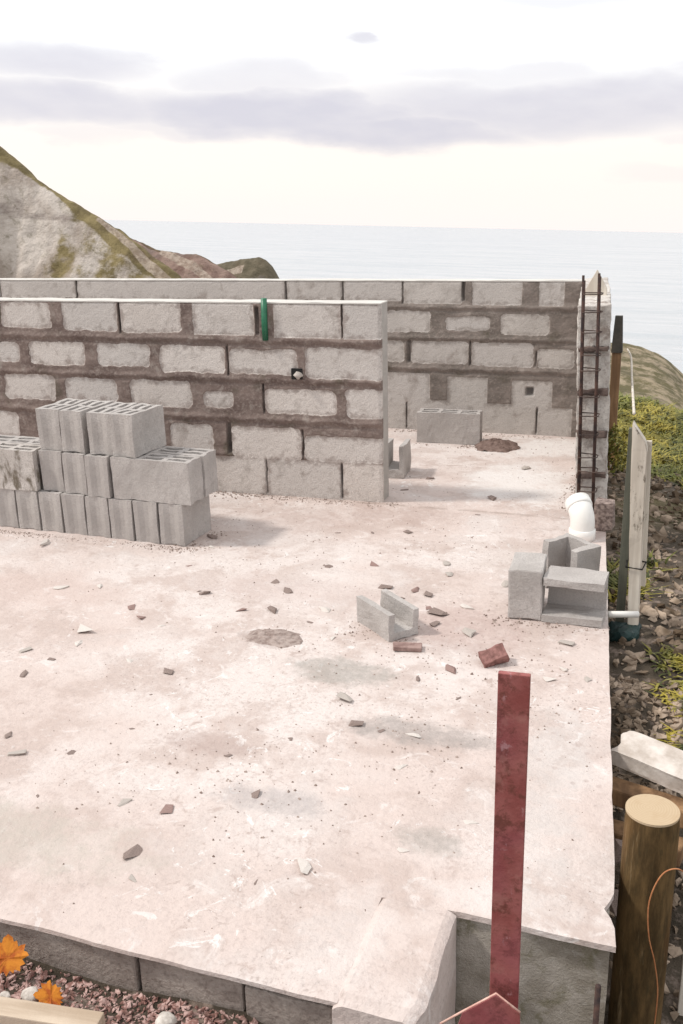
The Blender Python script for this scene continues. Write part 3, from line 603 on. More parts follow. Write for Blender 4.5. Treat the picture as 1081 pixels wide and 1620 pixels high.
# side wall: built of blocks running away along the slab's right edge, seen on its open end
def side_wall():
    ea = math.atan(EA)
    t = empty('block_wall', (-.346, 5.10, 0), 'narrow block wall running away along the right slab edge, its end behind the rebar', 'wall', rot=(0, math.radians(-2.0), -ea))
    blk = bmesh.new(); mor = bmesh.new(); T_ = .162; H_ = .212
    for c_ in range(5):
        z = c_ * .222; off = 0 if c_ % 2 == 0 else .215
        y = 0.0
        first = .44 if c_ % 2 == 0 else .22
        while y < 1.72:
            Ln = min(first if y == 0 else .44, 1.735 - y)
            if Ln > .03:
                b = box_bm(T_, Ln - .01, H_, .006, (random.uniform(-.003, .003), y + Ln / 2, z + .006 + H_ / 2))
                me = bpy.data.meshes.new('t'); b.to_mesh(me); b.free(); blk.from_mesh(me); bpy.data.meshes.remove(me)
            y += Ln + .0
    bmesh.ops.subdivide_edges(blk, edges=[e for e in blk.edges if e.calc_length() > .07], cuts=5, use_grid_fill=True); rough_bm(blk, .006, 26, 4)
    link_bm('blocks', blk, M_END, t)
    for k, (z, h_) in enumerate([(.222, .03), (.444, .036), (.666, .03), (.888, .02)]):
        b = box_bm(.15, .10, h_, .006, (-.002, .035, z)); bmesh.ops.subdivide_edges(b, edges=[e for e in b.edges if e.calc_length() > .03], cuts=5, use_grid_fill=True); rough_bm(b, .008, 40, k)
        me = bpy.data.meshes.new('t'); b.to_mesh(me); b.free(); mor.from_mesh(me); bpy.data.meshes.remove(me)
    b = box_bm(T_ - .02, 1.7, 1.08, 0, (0, .87, .545)); me = bpy.data.meshes.new('t'); b.to_mesh(me); b.free(); mor.from_mesh(me)
    link_bm('mortar', mor, simple('dark_joint_mortar', (.085, .06, .052), (.19, .14, .12), 20, bs=.6), t)
    return t
side_wall()
def cage():
    t = empty('rebar_cage', (-.36, 5.02, 0), 'slender dark rebar cage standing against the end of the side wall', 'rebar')
    tops = []
    for i, (x, y, h_) in enumerate([(-.045, -.02, 1.26), (.030, -.02, 1.27), (-.045, .045, 1.23), (.030, .045, 1.25)]):
        lean = -.035
        V, F = tube([(x, y, -.01), (x + lean * .5, y + .002, h_ * .5), (x + lean, y, h_)], .0065, 8)
        link_mesh('bar', V, F, M_REBAR, t, True)
    for z in (.05, .16, .27, .34, .46, .56, .66, .79, .87, .98, 1.08, 1.17):
        d = -.035 * z / 1.3; j = random.uniform(-.006, .006)
        c4 = [(-.05 + d, -.03, z), (.046 + d, -.03, z + j), (.046 + d, .055, z), (-.05 + d, .055, z + j)]
        pts = []
        for k in range(4):
            a_ = Vector(c4[k]); b_ = Vector(c4[(k + 1) % 4]); pts += [a_.lerp(b_, .12), a_.lerp(b_, .5), a_.lerp(b_, .88)]
        V, F = tube(pts, .003, 6, closed=True); link_mesh('stirrup', V, F, M_REBARP, t, True)
cage()
def pointed_board():
    # pale board with a cut point rising between the bars, far end of the side wall
    pr = [(-.062, 0), (.062, 0), (.062, .17), (.004, .27), (-.062, .15)]
    bm = bmesh.new(); f = bm.faces.new([bm.verts.new((x, 0, z)) for x, z in pr]); r = bmesh.ops.extrude_face_region(bm, geom=[f]); bmesh.ops.translate(bm, verts=[v for v in r['geom'] if isinstance(v, bmesh.types.BMVert)], vec=(0, .02, 0))
    bmesh.ops.bevel(bm, geom=bm.edges[:], offset=.002, segments=1, affect='EDGES')
    o = link_bm('pointed_board', bm, M_PALE, loc=(-.425, 5.60, .975)); o.rotation_euler = (math.radians(-4), 0, 0)
    props(o, 'small pale board with a pointed top sticking up between the rebar ends', 'board')
pointed_board()

# ------------------------------------------------------------------ loose blocks
def hollow_mesh(seed, Lx=.44, Ly=.14, H=.215):
    w = .028; Ly = Ly if Lx > .35 else .134; n = 3 if Lx > .35 else 2; cell = (Lx - w * (n + 1)) / n
    xs = [-Lx / 2]
    for i in range(n): xs += [xs[-1] + w, xs[-1] + w + cell]
    xs.append(Lx / 2); ys = [-Ly / 2, -Ly / 2 + .025, -.012, .012, Ly / 2 - .025, Ly / 2]
    bm = cells(xs, ys, lambda i, j: not (i % 2 == 1 and j in (1, 3)), 0, H)
    # shallow grip grooves on both ends
    return finish_block(bm, seed)
def grooved(bm, Lx):
    for v in bm.verts:
        if abs(abs(v.co.x) - Lx / 2) < .012:
            k = max(0, 1 - (abs(v.co.y) / .030) ** 4); v.co.x -= math.copysign(.010 * k, v.co.x)
    return bm
HM = []
for sd_ in range(4):
    bm = grooved(hollow_mesh(sd_ * 13 + 1), .44); bmesh.ops.recalc_face_normals(bm, faces=bm.faces)
    me = bpy.data.meshes.new('hollow_block'); bm.to_mesh(me); bm.free(); me.materials.append(M_BLOCK); HM.append(me)
bm = grooved(hollow_mesh(77, .285), .285); bmesh.ops.recalc_face_normals(bm, faces=bm.faces); HS = bpy.data.meshes.new('hollow_block'); bm.to_mesh(HS); bm.free(); HS.materials.append(M_BLOCK)
HSS = [HS]
for sd_ in (5, 6):
    bm = grooved(hollow_mesh(sd_ * 17, .285), .285); bmesh.ops.recalc_face_normals(bm, faces=bm.faces); me = bpy.data.meshes.new('hollow_block'); bm.to_mesh(me); bm.free(); me.materials.append(M_BLOCK); HSS.append(me)
HST = HM[1].copy(); HST.materials.clear(); HST.materials.append(M_STAIN)
def block(me, x, y, z, rz, label, group='hollow blocks in the stack', tilt=(0, 0)):
    o = bpy.data.objects.new('hollow_block', me); COL.objects.link(o); o.location = (x, y, z); o.rotation_euler = (tilt[0], tilt[1], rz)
    return props(o, label, 'concrete block', group)
HP = math.pi / 2; SA = math.radians(-1.8)
x_r = -2.235; names = ['rightmost', 'second from the right', 'third from the right', 'fourth from the right', 'fifth from the right', 'third from the left', 'second from the left', 'leftmost']
for k in range(8):
    x = x_r - .0715 - k * .1445; y = 4.076 + .003 + .0305 * (k * .1445); Lx = .285
    block(HSS[k % 3], x, y + Lx / 2 + random.uniform(-.006, .006), .001, HP + SA + random.uniform(-.012, .012), names[k] + ' end-on block in the bottom row of the stack', tilt=(0, random.uniform(-.003, .003)))
z2 = .219
for k, (x, nm) in enumerate([(-2.715, 'right'), (-2.861, 'middle'), (-3.012, 'left')]):
    block(HSS[(k + 2) % 3], x, 4.085 + .145 + .02 * k, z2, HP + SA + random.uniform(-.012, .012), nm + ' one of the three end-on blocks in the middle row of the stack')
block(HM[0], -2.412, 4.085 + .07, z2 + .001, SA, 'front long-side block at the right end of the middle row')
block(HM[3], -2.402, 4.085 + .215, z2 + .001, SA + .01, 'rear long-side block at the right end of the middle row')
block(HST, -3.322, 4.105 + .07, z2, SA, 'stained long-side block at the left end of the middle row, against the frame edge', tilt=(0, 0))
block(HM[2], -3.316, 4.105 + .215, z2, SA + .008, 'plain long-side block behind the stained one in the middle row')
z3 = .438
for k, (x, nm) in enumerate([(-2.552, 'rightmost'), (-2.698, 'second from the right'), (-2.862, 'second from the left'), (-3.012, 'leftmost')]):
    block(HSS[(k + 1) % 3], x, 4.10 + .145 + .012 * k, z3, HP + SA + (-.045, .03, -.02, .035)[k], nm + ' end-on block in the top row of the stack')
block(HM[1], -1.437, 6.47 + .068, .001, math.radians(2.5), 'single hollow block standing alone in front of the farther wall', 'loose blocks on the slab')

def u_mesh(name, W_, L_, H_, wt, bt, seed, notch=0):
    bm = cells([-W_ / 2, -W_ / 2 + wt, W_ / 2 - wt, W_ / 2], [0, bt, H_], lambda i, j: j == 0 or i != 1, -L_ / 2, L_ / 2)
    for v in bm.verts: x, y, z = v.co; v.co = (x, z, y)          # profile in XZ, length along Y
    finish_block(bm, seed, .006, .003)
    bmesh.ops.recalc_face_normals(bm, faces=bm.faces)
    me = bpy.data.meshes.new(name); bm.to_mesh(me); bm.free(); me.materials.append(M_BLOCK); return me
def ublock(me, loc, rot, label):
    o = bpy.data.objects.new('channel_block', me); COL.objects.link(o); o.location = loc; o.rotation_euler = rot
    return props(o, label, 'concrete block', 'loose blocks on the slab')
UA = u_mesh('channel_block', .14, .235, .11, .026, .03, 5); UB = u_mesh('channel_block', .185, .235, .15, .03, .03, 6); UC = u_mesh('channel_block', .14, .22, .2, .028, .05, 7)
ublock(UA, (-.998, 3.424, .002), (0, 0, math.radians(50)), 'short U-shaped block lying channel up alone on the open slab')
ublock(UC, (-1.575, 5.64, .002), (0, 0, math.radians(4)), 'U-shaped block channel up, just past the end of the nearer wall')
# the cluster beside the right edge
o = block(HM[2], -.487, 3.71, .001, math.radians(3), 'tall narrow block standing upright, leftmost of the three at the slab edge', 'loose blocks on the slab')
bm = cells([-.07, -.043, .043, .07], [-.11, -.08, .08, .11], lambda i, j: not (i == 1 and j == 1), 0, .215); finish_block(bm, 31); bmesh.ops.recalc_face_normals(bm, faces=bm.faces)
me = bpy.data.meshes.new('hollow_block'); 
bm.free(); bm = box_bm(.136, .215, .212, 0, (0, 0, .106)); es = bm.edges[:]; finish_block(bm, 31, .007, .003); bmesh.ops.recalc_face_normals(bm, faces=bm.faces); bm.to_mesh(me); bm.free(); me.materials.append(M_BLOCK); o.data = me
o.location = (-.490, 3.755, .001)
# profile opening turned to the camera: channel axis along X, open side -Y
o = ublock(UB, (-.302, 3.665, .098), (0, 0, 0), 'U-shaped block on its side with its open channel facing the camera at the slab edge')
o.rotation_euler = (Matrix.Rotation(math.radians(-3), 3, 'Z') @ Matrix.Rotation(HP, 3, 'X') @ Matrix.Rotation(HP, 3, 'Z')).to_euler(); o.location = (-.290, 3.795, .095)
UB2 = u_mesh('channel_block', .20, .215, .14, .035, .03, 9)
o = ublock(UB2, (-.300, 4.07, .110), (HP, 0, math.radians(-38)), 'U-shaped block set on end behind the other two at the slab edge')

# white pipe bend
def elbow():
    t = empty('pipe_bend', (-.355, 4.70, 0), 'white plastic pipe bend standing near the foot of the rebar', 'pipe')
    r = .060
    def prof(pts, rs, inner, name):
        V, F = tube(pts, rs, 28, cap=False); n = 28; V2, F2 = tube(pts, [x - .006 for x in rs], 28, cap=False); b = len(V)
        Fx = F + [tuple(b + q for q in f[::-1]) for f in F2]
        for k in range(n):
            Fx.append((k, b + k, b + (k + 1) % n, (k + 1) % n)); e = (len(pts) - 1) * n
            Fx.append((e + k, e + (k + 1) % n, b + e + (k + 1) % n, b + e + k))
        link_mesh(name, V + V2, Fx, M_PVC, t, True)
    pts = [(0, 0, .0), (0, 0, .05), (0, 0, .09), (-.004, .006, .115), (-.012, .018, .138), (-.022, .036, .156), (-.033, .058, .168)]
    prof(pts, [r] * 7, True, 'bend')
    prof([(0, 0, .0), (0, 0, .052), (0, 0, .056)], [r + .006, r + .006, r + .001], True, 'socket')
    prof([(-.018, .028, .150), (-.020, .032, .153), (-.036, .064, .171)], [r + .001, r + .005, r + .005], True, 'rim')
elbow()
o = link_bm('broken_block', rough_bm(box_bm(.10, .10, .15, .01, (0, 0, .075)), .012, 30, 2), M_CHIPD, loc=(-.262, 4.88, 0)); props(o, 'dark broken block piece tucked behind the white pipe bend', 'concrete block')

# ------------------------------------------------------------------ rubble chips on the slab
def chip_mesh(seed, flat=.45, sub=2, mat=None):
    bm = bmesh.new(); r = random.Random(seed)
    for _ in range(11): bm.verts.new((r.uniform(-1, 1), r.uniform(-.75, .75), r.uniform(-flat, flat)))
    bmesh.ops.convex_hull(bm, input=bm.verts); bmesh.ops.delete(bm, geom=[v for v in bm.verts if not v.link_faces], context='VERTS')
    bmesh.ops.triangulate(bm, faces=bm.faces); bmesh.ops.subdivide_edges(bm, edges=bm.edges, cuts=1); rough_bm(bm, .06, 2.5, seed)
    z0 = min(v.co.z for v in bm.verts)
    for v in bm.verts: v.co.z -= z0
    bmesh.ops.recalc_face_normals(bm, faces=bm.faces)
    me = bpy.data.meshes.new('chip'); bm.to_mesh(me); bm.free(); me.materials.append(mat); return me
CM = {k: [chip_mesh(i * 5 + j, (.42, .3, .5)[i % 3], mat=mt) for i in range(4)] for j, (k, mt) in enumerate({'d': M_CHIPD, 'r': M_CHIPR, 'w': M_CHIPW, 'g': M_CHIPG}.items())}
def chip(k, x, y, s, label, group=None, rz=None, name='rubble_chip', flat=1):
    o = bpy.data.objects.new(name, random.choice(CM[k])); COL.objects.link(o); o.location = (x, y, -.002); o.scale = (s, s * random.uniform(.6, .9), s * flat * random.uniform(.35, .6))
    o.rotation_euler = (0, 0, random.uniform(0, 6.3) if rz is None else rz)
    return props(o, label, 'stone', group)
for k, x, y, s, lab in [
    ('d', -0.77, 3.03, 0.0206, 'small dark brown stone on the slab right of the damp patch'),
    ('g', -0.976, 2.812, 0.0513, 'long flat grey-brown chip in the middle of the slab'),
    ('d', -0.89, 2.67, 0.0268, 'larger dark brown chip close in front of the long flat grey-brown chip'),
    ('d', -0.795, 2.656, 0.0155, 'small dark brown chip close beyond the pale angular chip'),
    ('w', -0.688, 2.659, 0.0285, 'white chip on the gritty patch left of the red post'),
    ('w', -0.68, 2.476, 0.0272, 'pale angular chip left of the red post'),
    ('g', -0.675, 3.465, 0.048, 'pinkish lump of mortar right of the lone channel block'),
    ('g', -0.295, 3.471, 0.0396, 'dark jagged chip in front of the blocks at the slab edge'),
    ('w', -0.422, 2.265, 0.0272, 'white curved chip close left of the red post'),
    ('w', -0.572, 2.086, 0.0186, 'small white sliver below the pale angular chip'),
    ('w', -0.796, 1.954, 0.0367, 'long whitish chip with dark underside low on the slab'),
    ('d', -1.051, 2.214, 0.0324, 'dark flat chip in the lower middle of the slab'),
    ('g', -1.397, 2.061, 0.0286, 'round brown stone at the lower left'),
    ('g', -1.201, 1.779, 0.0222, 'square grey-brown chip at the lower left, nearest the footing'),
    ('d', -1.255, 1.868, 0.0363, 'dark-edged flat chip between the round stone and the square one'),
    ('d', -0.894, 1.86, 0.0127, 'small dark brown chip close left of the long whitish chip'),
    ('r', -1.262, 2.073, 0.0341, 'reddish crumb heap right of the round stone'),
    ('g', -1.859, 2.196, 0.0386, 'pale lump of mortar by the left frame edge'),
    ('d', -1.959, 2.286, 0.0212, 'small dark brown chip close behind-left of the pale lump by the left frame edge'),
    ('d', -1.691, 2.25, 0.029, 'larger dark brown chip close right of the pale lump by the left frame edge'),
    ('d', -2.176, 2.665, 0.0287, 'larger dark brown chip a step in front of the larger flat white chip'),
    ('g', -2.294, 2.839, 0.0329, 'larger grey-brown chip a step front-left of the larger flat white chip'),
    ('d', -2.144, 2.798, 0.0187, 'small dark brown chip a step in front of the larger flat white chip'),
    ('w', -2.161, 3.063, 0.0449, 'larger flat white chip on the left of the slab'),
    ('w', -2.121, 2.947, 0.0355, 'smaller white chip just below the larger flat one'),
    ('w', -1.862, 2.873, 0.026, 'larger white chip a step front-right of the larger flat white chip'),
    ('d', -1.673, 2.831, 0.0328, 'larger dark brown chip a step front-left of the flat mortar pile'),
    ('w', -1.888, 3.191, 0.0222, 'larger white chip a step right of the larger flat white chip'),
    ('r', -2.018, 3.239, 0.0399, 'larger reddish chip a step behind-right of the larger flat white chip'),
    ('r', -2.103, 3.318, 0.0409, 'larger reddish chip a step front-left of the brown stone below the stack'),
    ('r', -1.643, 3.419, 0.0368, 'larger reddish chip a step front-right of the brown stone below the stack'),
    ('d', -1.873, 3.555, 0.0446, 'dark brown stone below the stack'),
    ('w', -2.366, 3.496, 0.0373, 'larger white chip a step beyond the larger flat white chip'),
    ('w', -2.53, 3.427, 0.0376, 'larger white chip well left of the brown stone below the stack'),
    ('w', -2.952, 3.913, 0.0461, 'larger white chip well left of the foot of the block stack'),
    ('d', -2.165, 4.243, 0.0414, 'dark fragment at the right foot of the block stack'),
    ('w', -2.11, 4.1, 0.0235, 'larger white chip close right of the foot of the block stack'),
    ('d', -1.504, 3.451, 0.0394, 'larger dark brown chip a step beyond the flat mortar pile'),
    ('w', -1.31, 3.518, 0.0421, 'larger white chip a step behind-right of the flat mortar pile'),
    ('d', -1.626, 3.754, 0.0363, 'larger dark brown chip a step right of the brown stone below the stack'),
    ('d', -1.529, 3.673, 0.0354, 'larger dark brown chip a step behind-left of the lone channel block'),
    ('d', -1.474, 3.22, 0.0241, 'larger dark brown chip close behind-left of the flat mortar pile'),
    ('d', -1.45, 3.998, 0.0344, 'larger dark brown chip well behind-right of the brown stone below the stack'),
    ('r', -1.246, 4.071, 0.0407, 'larger reddish chip well beyond the lone channel block'),
    ('d', -1.124, 3.822, 0.0354, 'larger dark brown chip a step beyond the lone channel block'),
    ('r', -0.988, 3.83, 0.0352, 'larger reddish chip a step beyond the lone channel block'),
    ('d', -0.925, 3.795, 0.0349, 'larger dark brown chip a step behind-right of the lone channel block'),
    ('d', -1.028, 3.716, 0.023, 'larger dark brown chip a step left of the upright block at the slab edge'),
    ('d', -0.83, 3.605, 0.0444, 'larger dark brown chip a step beyond the tilted red brick piece'),
    ('r', -0.886, 3.657, 0.0281, 'larger reddish chip a step behind-right of the lone channel block'),
    ('d', -0.817, 3.505, 0.0298, 'larger dark brown chip close right of the lone channel block'),
    ('w', -0.736, 3.699, 0.0367, 'larger white chip a step left of the upright block at the slab edge'),
    ('g', -0.926, 4.183, 0.0377, 'larger grey-brown chip well behind-left of the upright block at the slab edge'),
    ('g', -0.886, 4.044, 0.0336, 'larger grey-brown chip a step behind-left of the upright block at the slab edge'),
    ('r', -0.671, 3.134, 0.037, 'larger reddish chip close left of the tilted red brick piece'),
    ('d', -0.604, 2.934, 0.0141, 'small dark brown chip a step front-left of the tilted red brick piece'),
    ('d', -1.639, 2.656, 0.0121, 'tiny dark brown chip a step behind-right of the pale lump by the left frame edge'),
    ('d', -1.586, 2.436, 0.0114, 'tiny dark brown chip a step right of the pale lump by the left frame edge'),
    ('d', -1.22, 4.574, 0.0275, 'larger dark brown chip a step in front of the end of the nearer wall'),
    ('d', -1.391, 4.519, 0.0172, 'small dark brown chip a step in front of the end of the nearer wall'),
    ('d', -1.565, 4.473, 0.0172, 'small dark brown chip a step front-left of the end of the nearer wall'),
    ('d', -0.899, 5.248, 0.0458, 'larger dark brown chip well right of the end of the nearer wall'),
    ('d', -0.93, 4.942, 0.0181, 'small dark brown chip a step front-right of the end of the nearer wall'),
    ('d', -1.434, 5.307, 0.0275, 'dark chip on the slab right behind the end of the nearer wall'),
    ('d', -1.348, 5.58, 0.0286, 'larger dark brown chip a step behind-right of the end of the nearer wall'),
    ('g', -0.822, 5.935, 0.0426, 'larger grey-brown chip well in front of the lone hollow block'),
    ('w', -0.321, 3.159, 0.027, 'larger white chip a step front-right of the tilted red brick piece'),
    ('w', -0.287, 3.245, 0.0225, 'larger white chip a step right of the tilted red brick piece'),
    ('g', -0.193, 3.196, 0.0271, 'larger grey-brown chip a step right of the tilted red brick piece'),
    ('d', -0.456, 4.202, 0.0155, 'small dark brown chip a step beyond the upright block at the slab edge'),
    ('g', -0.619, 3.999, 0.0449, 'flat chip against the foot of the upright block'),
    ('r', -2.097, 3.84, 0.0224, 'larger reddish chip a step in front of the foot of the block stack'),
    ('d', -1.91, 3.568, 0.018, 'small dark brown chip close behind-left of the brown stone below the stack'),
    ('d', -1.317, 3.384, 0.0164, 'small dark brown chip close behind-right of the flat mortar pile'),
    ('w', -1.181, 3.267, 0.0211, 'small white chip a step right of the flat mortar pile'),
    ('d', -1.589, 2.213, 0.0109, 'tiny dark brown chip a step behind-left of the round brown stone'),
    ('d', -1.215, 2.376, 0.015, 'small dark brown chip a step beyond the lower dark flat chip'),
    ('d', -1.061, 2.522, 0.0109, 'tiny dark brown chip a step front-left of the long flat grey-brown chip'),
    ('d', -1.658, 2.019, 0.0106, 'tiny dark brown chip a step left of the round brown stone'),
    ('d', -0.597, 1.846, 0.0105, 'tiny dark brown chip a step front-right of the long whitish chip'),
    ('d', -0.832, 1.894, 0.0091, 'tiny dark brown chip close front-left of the long whitish chip'),
    ('d', -1.029, 1.899, 0.0074, 'tiny dark brown chip a step left of the long whitish chip'),
    ]:
    chip(k, x, y, s, lab, 'chips scattered on the slab')
# crumbly mortar piles
def pile(x, y, rx, ry, h_, label, mat=M_MORT, seed=0):
    n = 34; g = np.linspace(-1, 1, n); A, B = np.meshgrid(g, g, indexing='ij'); r = np.hypot(A, B)
    k = np.clip(1 - r + .35 * fbm(A * 2, B * 2, 0, 3, seed), 0, 1)
    Zp = h_ * (k ** .7 * (1 + .5 * fbm(A * 6, B * 6, 0, 3, seed + 2))) - .004
    o = link_mesh('mortar_pile', np.stack([A * rx, B * ry, Zp], 2).reshape(-1, 3), grid_faces(n, n), mat, loc=(x, y, 0)); props(o, label, 'mortar pile')
pile(-1.40, 3.21, .12, .085, .022, 'flat crumbly brown mortar pile left of the lone channel block', seed=3)
pile(-1.10, 6.47, .17, .15, .05, 'dark crumbled mortar heap at the right of the lone hollow block', simple('damp_mortar', (.13, .085, .07), (.2, .14, .12), 40, bs=.6), seed=5)
# ground-in grit: far too many to count
def grit():
    V, F = [], []
    def add(x, y, s, z=0):
        b = len(V); a0 = random.uniform(0, 6.3); n = 5
        for k in range(n): an = a0 + 2 * math.pi * k / n; q = s * random.uniform(.6, 1.2); V.append((x + q * math.cos(an), y + q * .8 * math.sin(an), z - .0025))
        V.append((x + s * random.uniform(-.3, .3), y, z + s * random.uniform(.5, .9)))
        for k in range(n): F.append((b + k, b + (k + 1) % n, b + n))
    cl = [(-.7, 3.35, .35, 160), (-.68, 2.66, .2, 90), (-.95, 3.1, .45, 120), (-1.3, 2.45, .3, 80), (-.85, 4.2, .5, 90), (-1.7, 4.6, .6, 120), (-1.2, 4.8, .5, 90), (-1.0, 6.2, .5, 60), (-.35, 2.9, .25, 120), (-1.0, 2.2, .35, 90), (-1.5, 3.3, .5, 90), (-.4, 4.4, .3, 60), (-1.5, 1.75, .5, 80)]
    for cx_, cy_, r, n in cl:
        for _ in range(n):
            x, y = random.gauss(cx_, r * .6), random.gauss(cy_, r * .6)
            if x < edge_x(y) - .02 and 1.95 < y < 6.8 and not (4.95 < y < 5.2 and x < -1.45): add(x, y, random.choice((.003, .004, .005, .005, .008)))
    for _ in range(520):  # brown grit crowded along wall and stack feet, standing in for contact shade
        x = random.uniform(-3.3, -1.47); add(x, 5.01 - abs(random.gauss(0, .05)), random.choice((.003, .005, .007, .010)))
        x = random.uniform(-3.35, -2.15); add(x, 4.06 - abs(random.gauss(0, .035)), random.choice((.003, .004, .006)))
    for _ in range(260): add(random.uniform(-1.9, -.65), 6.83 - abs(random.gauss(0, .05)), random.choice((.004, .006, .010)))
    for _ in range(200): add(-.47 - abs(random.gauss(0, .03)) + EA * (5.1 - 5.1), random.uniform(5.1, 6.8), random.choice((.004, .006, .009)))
    for cx_, cy_ in [(-.57, 3.62), (-.40, 3.63), (-.25, 3.64), (-1.1, 3.35), (-.9, 3.3), (-1.6, 6.4), (-1.3, 6.4), (-1.42, 5.02), (-2.2, 4.1), (-2.18, 4.3)]:  # more grit at block feet and wall end, darkening the contact like shade
        for _ in range(40): add(random.gauss(cx_, .05), random.gauss(cy_, .03), random.choice((.003, .004, .006, .009)))
    for _ in range(2300):
        y = random.uniform(1.62, 6.8); x = random.uniform(-3.5, edge_x(y) - .02)
        if not (5.0 < y < 5.2 and x < -1.45) and not (y < 1.95 and x > -.62): add(x, y, random.choice((.002, .003, .003, .004, .006)))
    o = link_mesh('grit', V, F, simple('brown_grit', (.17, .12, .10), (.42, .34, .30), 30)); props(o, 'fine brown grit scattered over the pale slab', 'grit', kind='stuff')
grit()
# red brick pieces
bm = box_bm(.095, .06, .036, .003); bmesh.ops.subdivide_edges(bm, edges=bm.edges[:], cuts=3, use_grid_fill=True); rough_bm(bm, .007, 30, 4); rough_bm(bm, .003, 90, 5); o = link_bm('brick_fragment', bm, M_BRICK, loc=(-.535, 3.235, .026), rot=(math.radians(22), math.radians(-14), math.radians(28))); props(o, 'broken red brick fragment tilted on the slab beyond the top of the red post', 'brick')
bm = box_bm(.11, .055, .018, .004); rough_bm(bm, .006, 25, 8); o = link_bm('brick_fragment', bm, M_CHIPR, loc=(-.868, 3.255, .010), rot=(0, 0, math.radians(14))); props(o, 'thin flat reddish fragment at the near end of the lone channel block', 'brick')

# ------------------------------------------------------------------ foreground: red post, plate, rebar stub
def red_post():
    t = empty('steel_post', (-.18, 1.30, -.5), 'upright red oxide painted steel post in the foreground', 'post')
    # heavy flat bar
    bm = bmesh.new()
    def add(b):
        me = bpy.data.meshes.new('t'); b.to_mesh(me); b.free(); bm.from_mesh(me); bpy.data.meshes.remove(me)
    add(box_bm(.0475, .010, 1.470, .0015, (0, 0, .7350)))
    o = link_bm('flat_bar', bm, M_RED, t)
    t.rotation_euler = (0, math.radians(-.15), math.radians(3))
    # gusset plate near the foot, its corner pointing up
    V2 = [(-.075, 0, .735), (-.021, 0, .785), (.018, 0, .756), (.022, 0, .60), (-.11, 0, .60)]
    bm = bmesh.new(); f = bm.faces.new([bm.verts.new(v) for v in V2]); r = bmesh.ops.extrude_face_region(bm, geom=[f]); bmesh.ops.translate(bm, verts=[v for v in r['geom'] if isinstance(v, bmesh.types.BMVert)], vec=(0, .007, 0))
    link_bm('gusset_plate', bm, M_RED, t, loc=(0.012, -.045, .128))
    V, F = tube([(-.112, -.0415, .701), (-.075, -.0415, .736), (-.021, -.0415, .786), (.018, -.0415, .757)], .0019, 6); link_mesh('worn_edge', V, F, M_REDEDGE, t, True, loc=(.012, 0, .128))
red_post()
V, F = tube([(0, 0, -.3), (0.001, 0, 0), (0, .001, .33)], .0065, 8)
o = link_mesh('rebar_stub', V, F, M_REBAR, smooth=True, loc=(-.046, 1.80, -.36)); props(o, 'short vertical rebar stub below the slab edge in the foreground', 'rebar')

# ------------------------------------------------------------------ right side: pile, chunks, posts
def wood_pile():
    t = empty('timber_pile', (.043, 2.2, -.75), 'thick round treated timber pile with pale sawn top', 'pile')
    zs = np.linspace(0, .925, 24); V = []; F = []; n = 40
    for z in zs:
        for k in range(n):
            an = 2 * math.pi * k / n; r = .0665 + .0015 * float(vnoise(math.cos(an) * 2, math.sin(an) * 2, z * 1.5, 3)) + .001 * float(vnoise(math.cos(an) * 9, math.sin(an) * 9, z * 2, 4)) - (.003 if z > .92 else 0)
            V.append((r * math.cos(an), r * math.sin(an), z))
    for i in range(len(zs) - 1):
        for k in range(n): F.append((i * n + k, i * n + (k + 1) % n, (i + 1) * n + (k + 1) % n, (i + 1) * n + k))
    link_mesh('trunk', V, F, M_PILE, t, True)
    bm = bmesh.new(); bmesh.ops.create_circle(bm, cap_ends=True, segments=40, radius=.0655); 
    r = bmesh.ops.extrude_face_region(bm, geom=bm.faces[:]); bmesh.ops.translate(bm, verts=[v for v in r['geom'] if isinstance(v, bmesh.types.BMVert)], vec=(0, 0, .006))
    link_bm('sawn_top', bm, M_CUT, t, loc=(0, 0, .921))
wood_pile()
pts = [(.150, 2.16, .02), (.112, 2.12, .075), (.075, 2.105, .06), (.052, 2.10, -.02), (.058, 2.10, -.12), (.078, 2.10, -.2), (.092, 2.105, -.3), (.09, 2.11, -.45)]
def smooth_path(p, n=8):
    p = [Vector(q) for q in p]; out = []
    for i in range(len(p) - 1):
        p0, p1, p2, p3 = p[max(i - 1, 0)], p[i], p[i + 1], p[min(i + 2, len(p) - 1)]
        for k in range(n):
            t = k / n; out.append(.5 * ((2 * p1) + (p2 - p0) * t + (2 * p0 - 5 * p1 + 4 * p2 - p3) * t * t + (3 * p1 - p0 - 3 * p2 + p3) * t ** 3))
    return out + [p[-1]]
V, F = tube(smooth_path(pts), .0018, 6); props(link_mesh('wire', V, F, M_WIRE, smooth=True), 'thin coppery wire looping over the side of the timber pile', 'wire')
bm = box_bm(.03, .03, 1.0, .003, (0, 0, .0)); o = link_bm('timber_stake', bm, M_PALE, loc=(.172, 2.32, -.31)); props(o, 'pale squared stake standing just right of the timber pile', 'stake')
